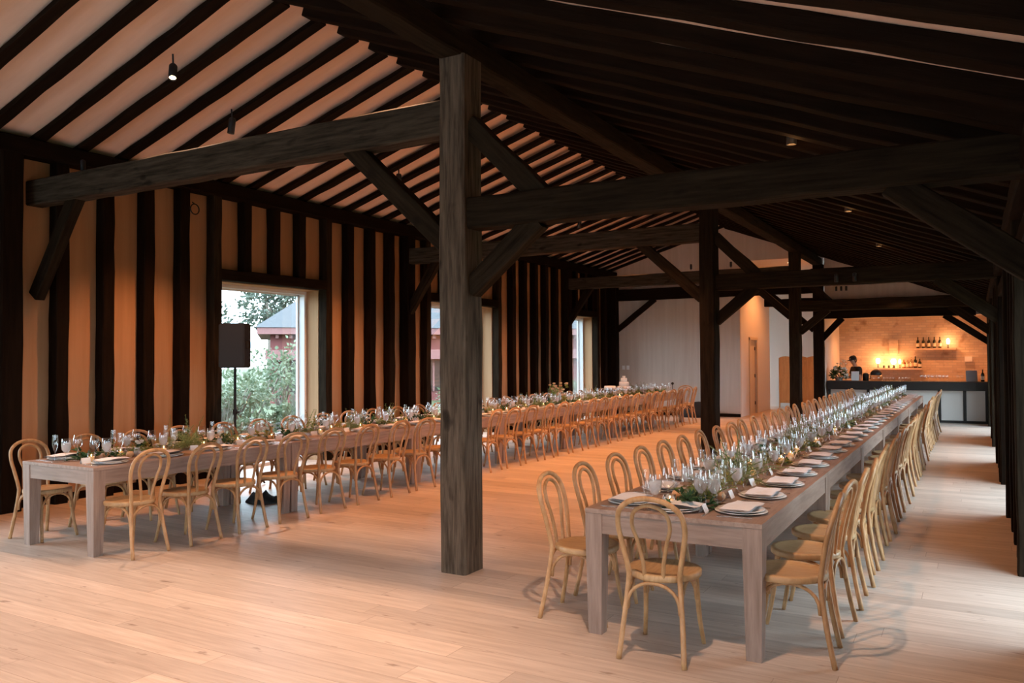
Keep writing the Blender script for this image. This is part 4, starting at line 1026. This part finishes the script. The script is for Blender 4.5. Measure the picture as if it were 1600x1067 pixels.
# ------------------------------------------------------------------ outside
bm = new(); box(bm, -120, XL - .3, -60, 140, -.4, -.12); tag(obj('ground', bm, M['lawn']), kind='structure')
bm = new(); box(bm, XR + .3, 60, -60, 90, -.4, -.12); tag(obj('ground_1', bm, M['lawn']), kind='structure')
def tree(name, x, y, trunk_h, cr, n, mt, label, cat, group, leafs=.2, sq=.85):
    t = empty(name, (x, y, -.12), label=label, cat=cat, group=group)
    r = random.Random(int(abs(x * 31 + y * 17))); bm = new(); tr_ = new()
    C = [V((0, 0, trunk_h + cr * sq))]
    blobs = [(C[0] + V((r.uniform(-1, 1), r.uniform(-1, 1), r.uniform(-.7, .8))) * cr * .6, cr * r.uniform(.35, .6)) for _ in range(9)] if n > 600 else [(C[0] + rv(r) * cr * .45, cr * .55) for _ in range(5)]
    for i in range(n):
        c, R = blobs[i % len(blobs)]; d_ = rv(r).normalized(); p = c + d_ * R * r.uniform(.5, 1.0); leaf(bm, p, d_ + rv(r), rv(r), leafs * r.uniform(.7, 1.3), leafs * .55)
    if trunk_h > 0.02:
        tube(tr_, spline([(0, 0, 0), (.05, 0, trunk_h * .6), (0, .1, trunk_h + cr * .5)], 4), lambda q: .06 * cr * (1.2 - .7 * q), 8)
    for c, R in blobs: tube(tr_, [V((0, 0, trunk_h * .8)), (V((0, 0, trunk_h)) + c) / 2 + V((0, 0, -.1)), c], .022 * cr, 5)
    obj('foliage', bm, mt, t); obj('trunk', tr_, M['bark'], t)
tree('tree', -36, 34.3, 3.4, 2.8, 2600, M['tree1'], 'large grey-green tree behind the red building', 'tree', 'garden trees', .32)
tree('tree', -34, 27.5, 1.6, 1.8, 900, M['tree1'], 'tree seen past the loudspeaker by the red building', 'tree', 'garden trees', .3)
for k, (x, y, h, c) in enumerate(((-36, 52, 1.5, 3.6), (-40, 60, 1.0, 4.0), (-31, 64, 1.2, 3.4), (-40, 74, 1.0, 4.5), (-22, 46, 1.0, 2.0))):
    tree('tree', x, y, h, c, 1500, M['tree2'] if k % 2 else M['tree1'], 'garden tree, %s along the far tree line' % ORD[k], 'tree', 'garden trees', .4)
for k, (x, y, h, c) in enumerate(((-13.2, 11.6, .5, .75), (-14.2, 13.0, .4, 1.0), (-12.6, 12.2, .1, .5), (-15.2, 14.9, .6, 1.1), (-13.0, 13.9, .2, .6), (-12.0, 10.9, .0, .45), (-14.5, 17.5, .4, 1.0), (-13.4, 20.5, .2, .9), (-14.5, 24.5, .4, 1.1), (-15, 28, .4, 1.2), (-12.6, 26.2, .1, .6))):
    tree('shrub', x, y, h, c, 800, M['tree2'], 'light green garden shrub, %s beyond the window wall' % ORD[k], 'shrub', 'garden shrubs', .13, .6)
for k, (x, y) in enumerate(((-12.3, 10.4), (-13.2, 11.0), (-12.4, 12.9), (-12.2, 25.4), (-13, 27.2))):
    r = random.Random(k); bm = new()
    for i in range(160):
        a = r.uniform(0, 6.28); q = V((cos(a) * .1, sin(a) * .1, 0)); leaf(bm, q, V((cos(a) * .35, sin(a) * .35, 1)), V((cos(a), sin(a), .2)), r.uniform(.5, 1.15), .018)
    tag(obj('ornamental_grass', bm, M['drygrass'], loc=(x, y, -.12)), 'pale ornamental grass tuft, %s outside the windows' % ORD[k], 'grass tuft', 'grass tufts', 'thing')
for k, (x, y) in enumerate(((-11.9, 11.6), (-12.1, 12.6), (-11.8, 10.9), (-12.6, 13.5))):
    r = random.Random(k + 40); t = empty('flowering_plant', (x, y, -.12), label='low white flowering plant, %s under the first garden window' % ORD[k], cat='plant', group='white flowering plants')
    bm = new(); bl = new()
    for i in range(220): p = V((r.uniform(-.4, .4), r.uniform(-.4, .4), r.uniform(.02, .42))); leaf(bm, p, rv(r), rv(r), .09, .04)
    for i in range(46): rose(bl, V((r.uniform(-.4, .4), r.uniform(-.4, .4), r.uniform(.30, .55))), .035, r)
    obj('foliage', bm, M['tree2'], t); obj('blossoms', bl, M['petals'], t)
t = empty('building', (-24.6, 23.5, -.12), radians(-44), label='red building with grey hipped roof beyond the garden', cat='building')
bm = new(); box(bm, -9, 0, 0, 16, 0, 2.9); obj('wall', bm, M['red'], t)
bm = new()
P = [bm.verts.new(p) for p in ((-9.6, -.6, 3.05), (.6, -.6, 3.05), (.6, 16.6, 3.05), (-9.6, 16.6, 3.05), (-4.5, 4.2, 6.5), (-4.5, 11.8, 6.5))]
for f in ((0, 1, 4), (1, 2, 5, 4), (2, 3, 5), (3, 0, 4, 5), (3, 2, 1, 0)): bm.faces.new([P[i] for i in f])
obj('roof', bm, M['roofing'], t)
bm = new(); box(bm, .0, .55, -.5, 16.5, 2.78, 3.04); box(bm, -9.5, 0, -.5, 0, 2.78, 3.04); obj('fascia', bm, M['pink'], t)
bm = new(); box(bm, 0, .5, -.2, 16, 1.75, 2.15, .01); obj('band', bm, M['pink'], t)
for k in range(6):
    bm = new(); box(bm, 0, .04, .5 + k * 2.6, 2.4 + k * 2.6, .4, 1.7); wdw = obj('window', bm, M['darkglass'], t)
    bm = new(); box(bm, .02, .07, 1.40 + k * 2.6, 1.48 + k * 2.6, .4, 1.7); obj('mullion', bm, M['pink'], wdw)
for k in range(30):
    bm = new(); box(bm, 0.0, .35, .2 + k * .53, .32 + k * .53, 2.62, 2.77); obj('eave_block', bm, M['pink'], t)
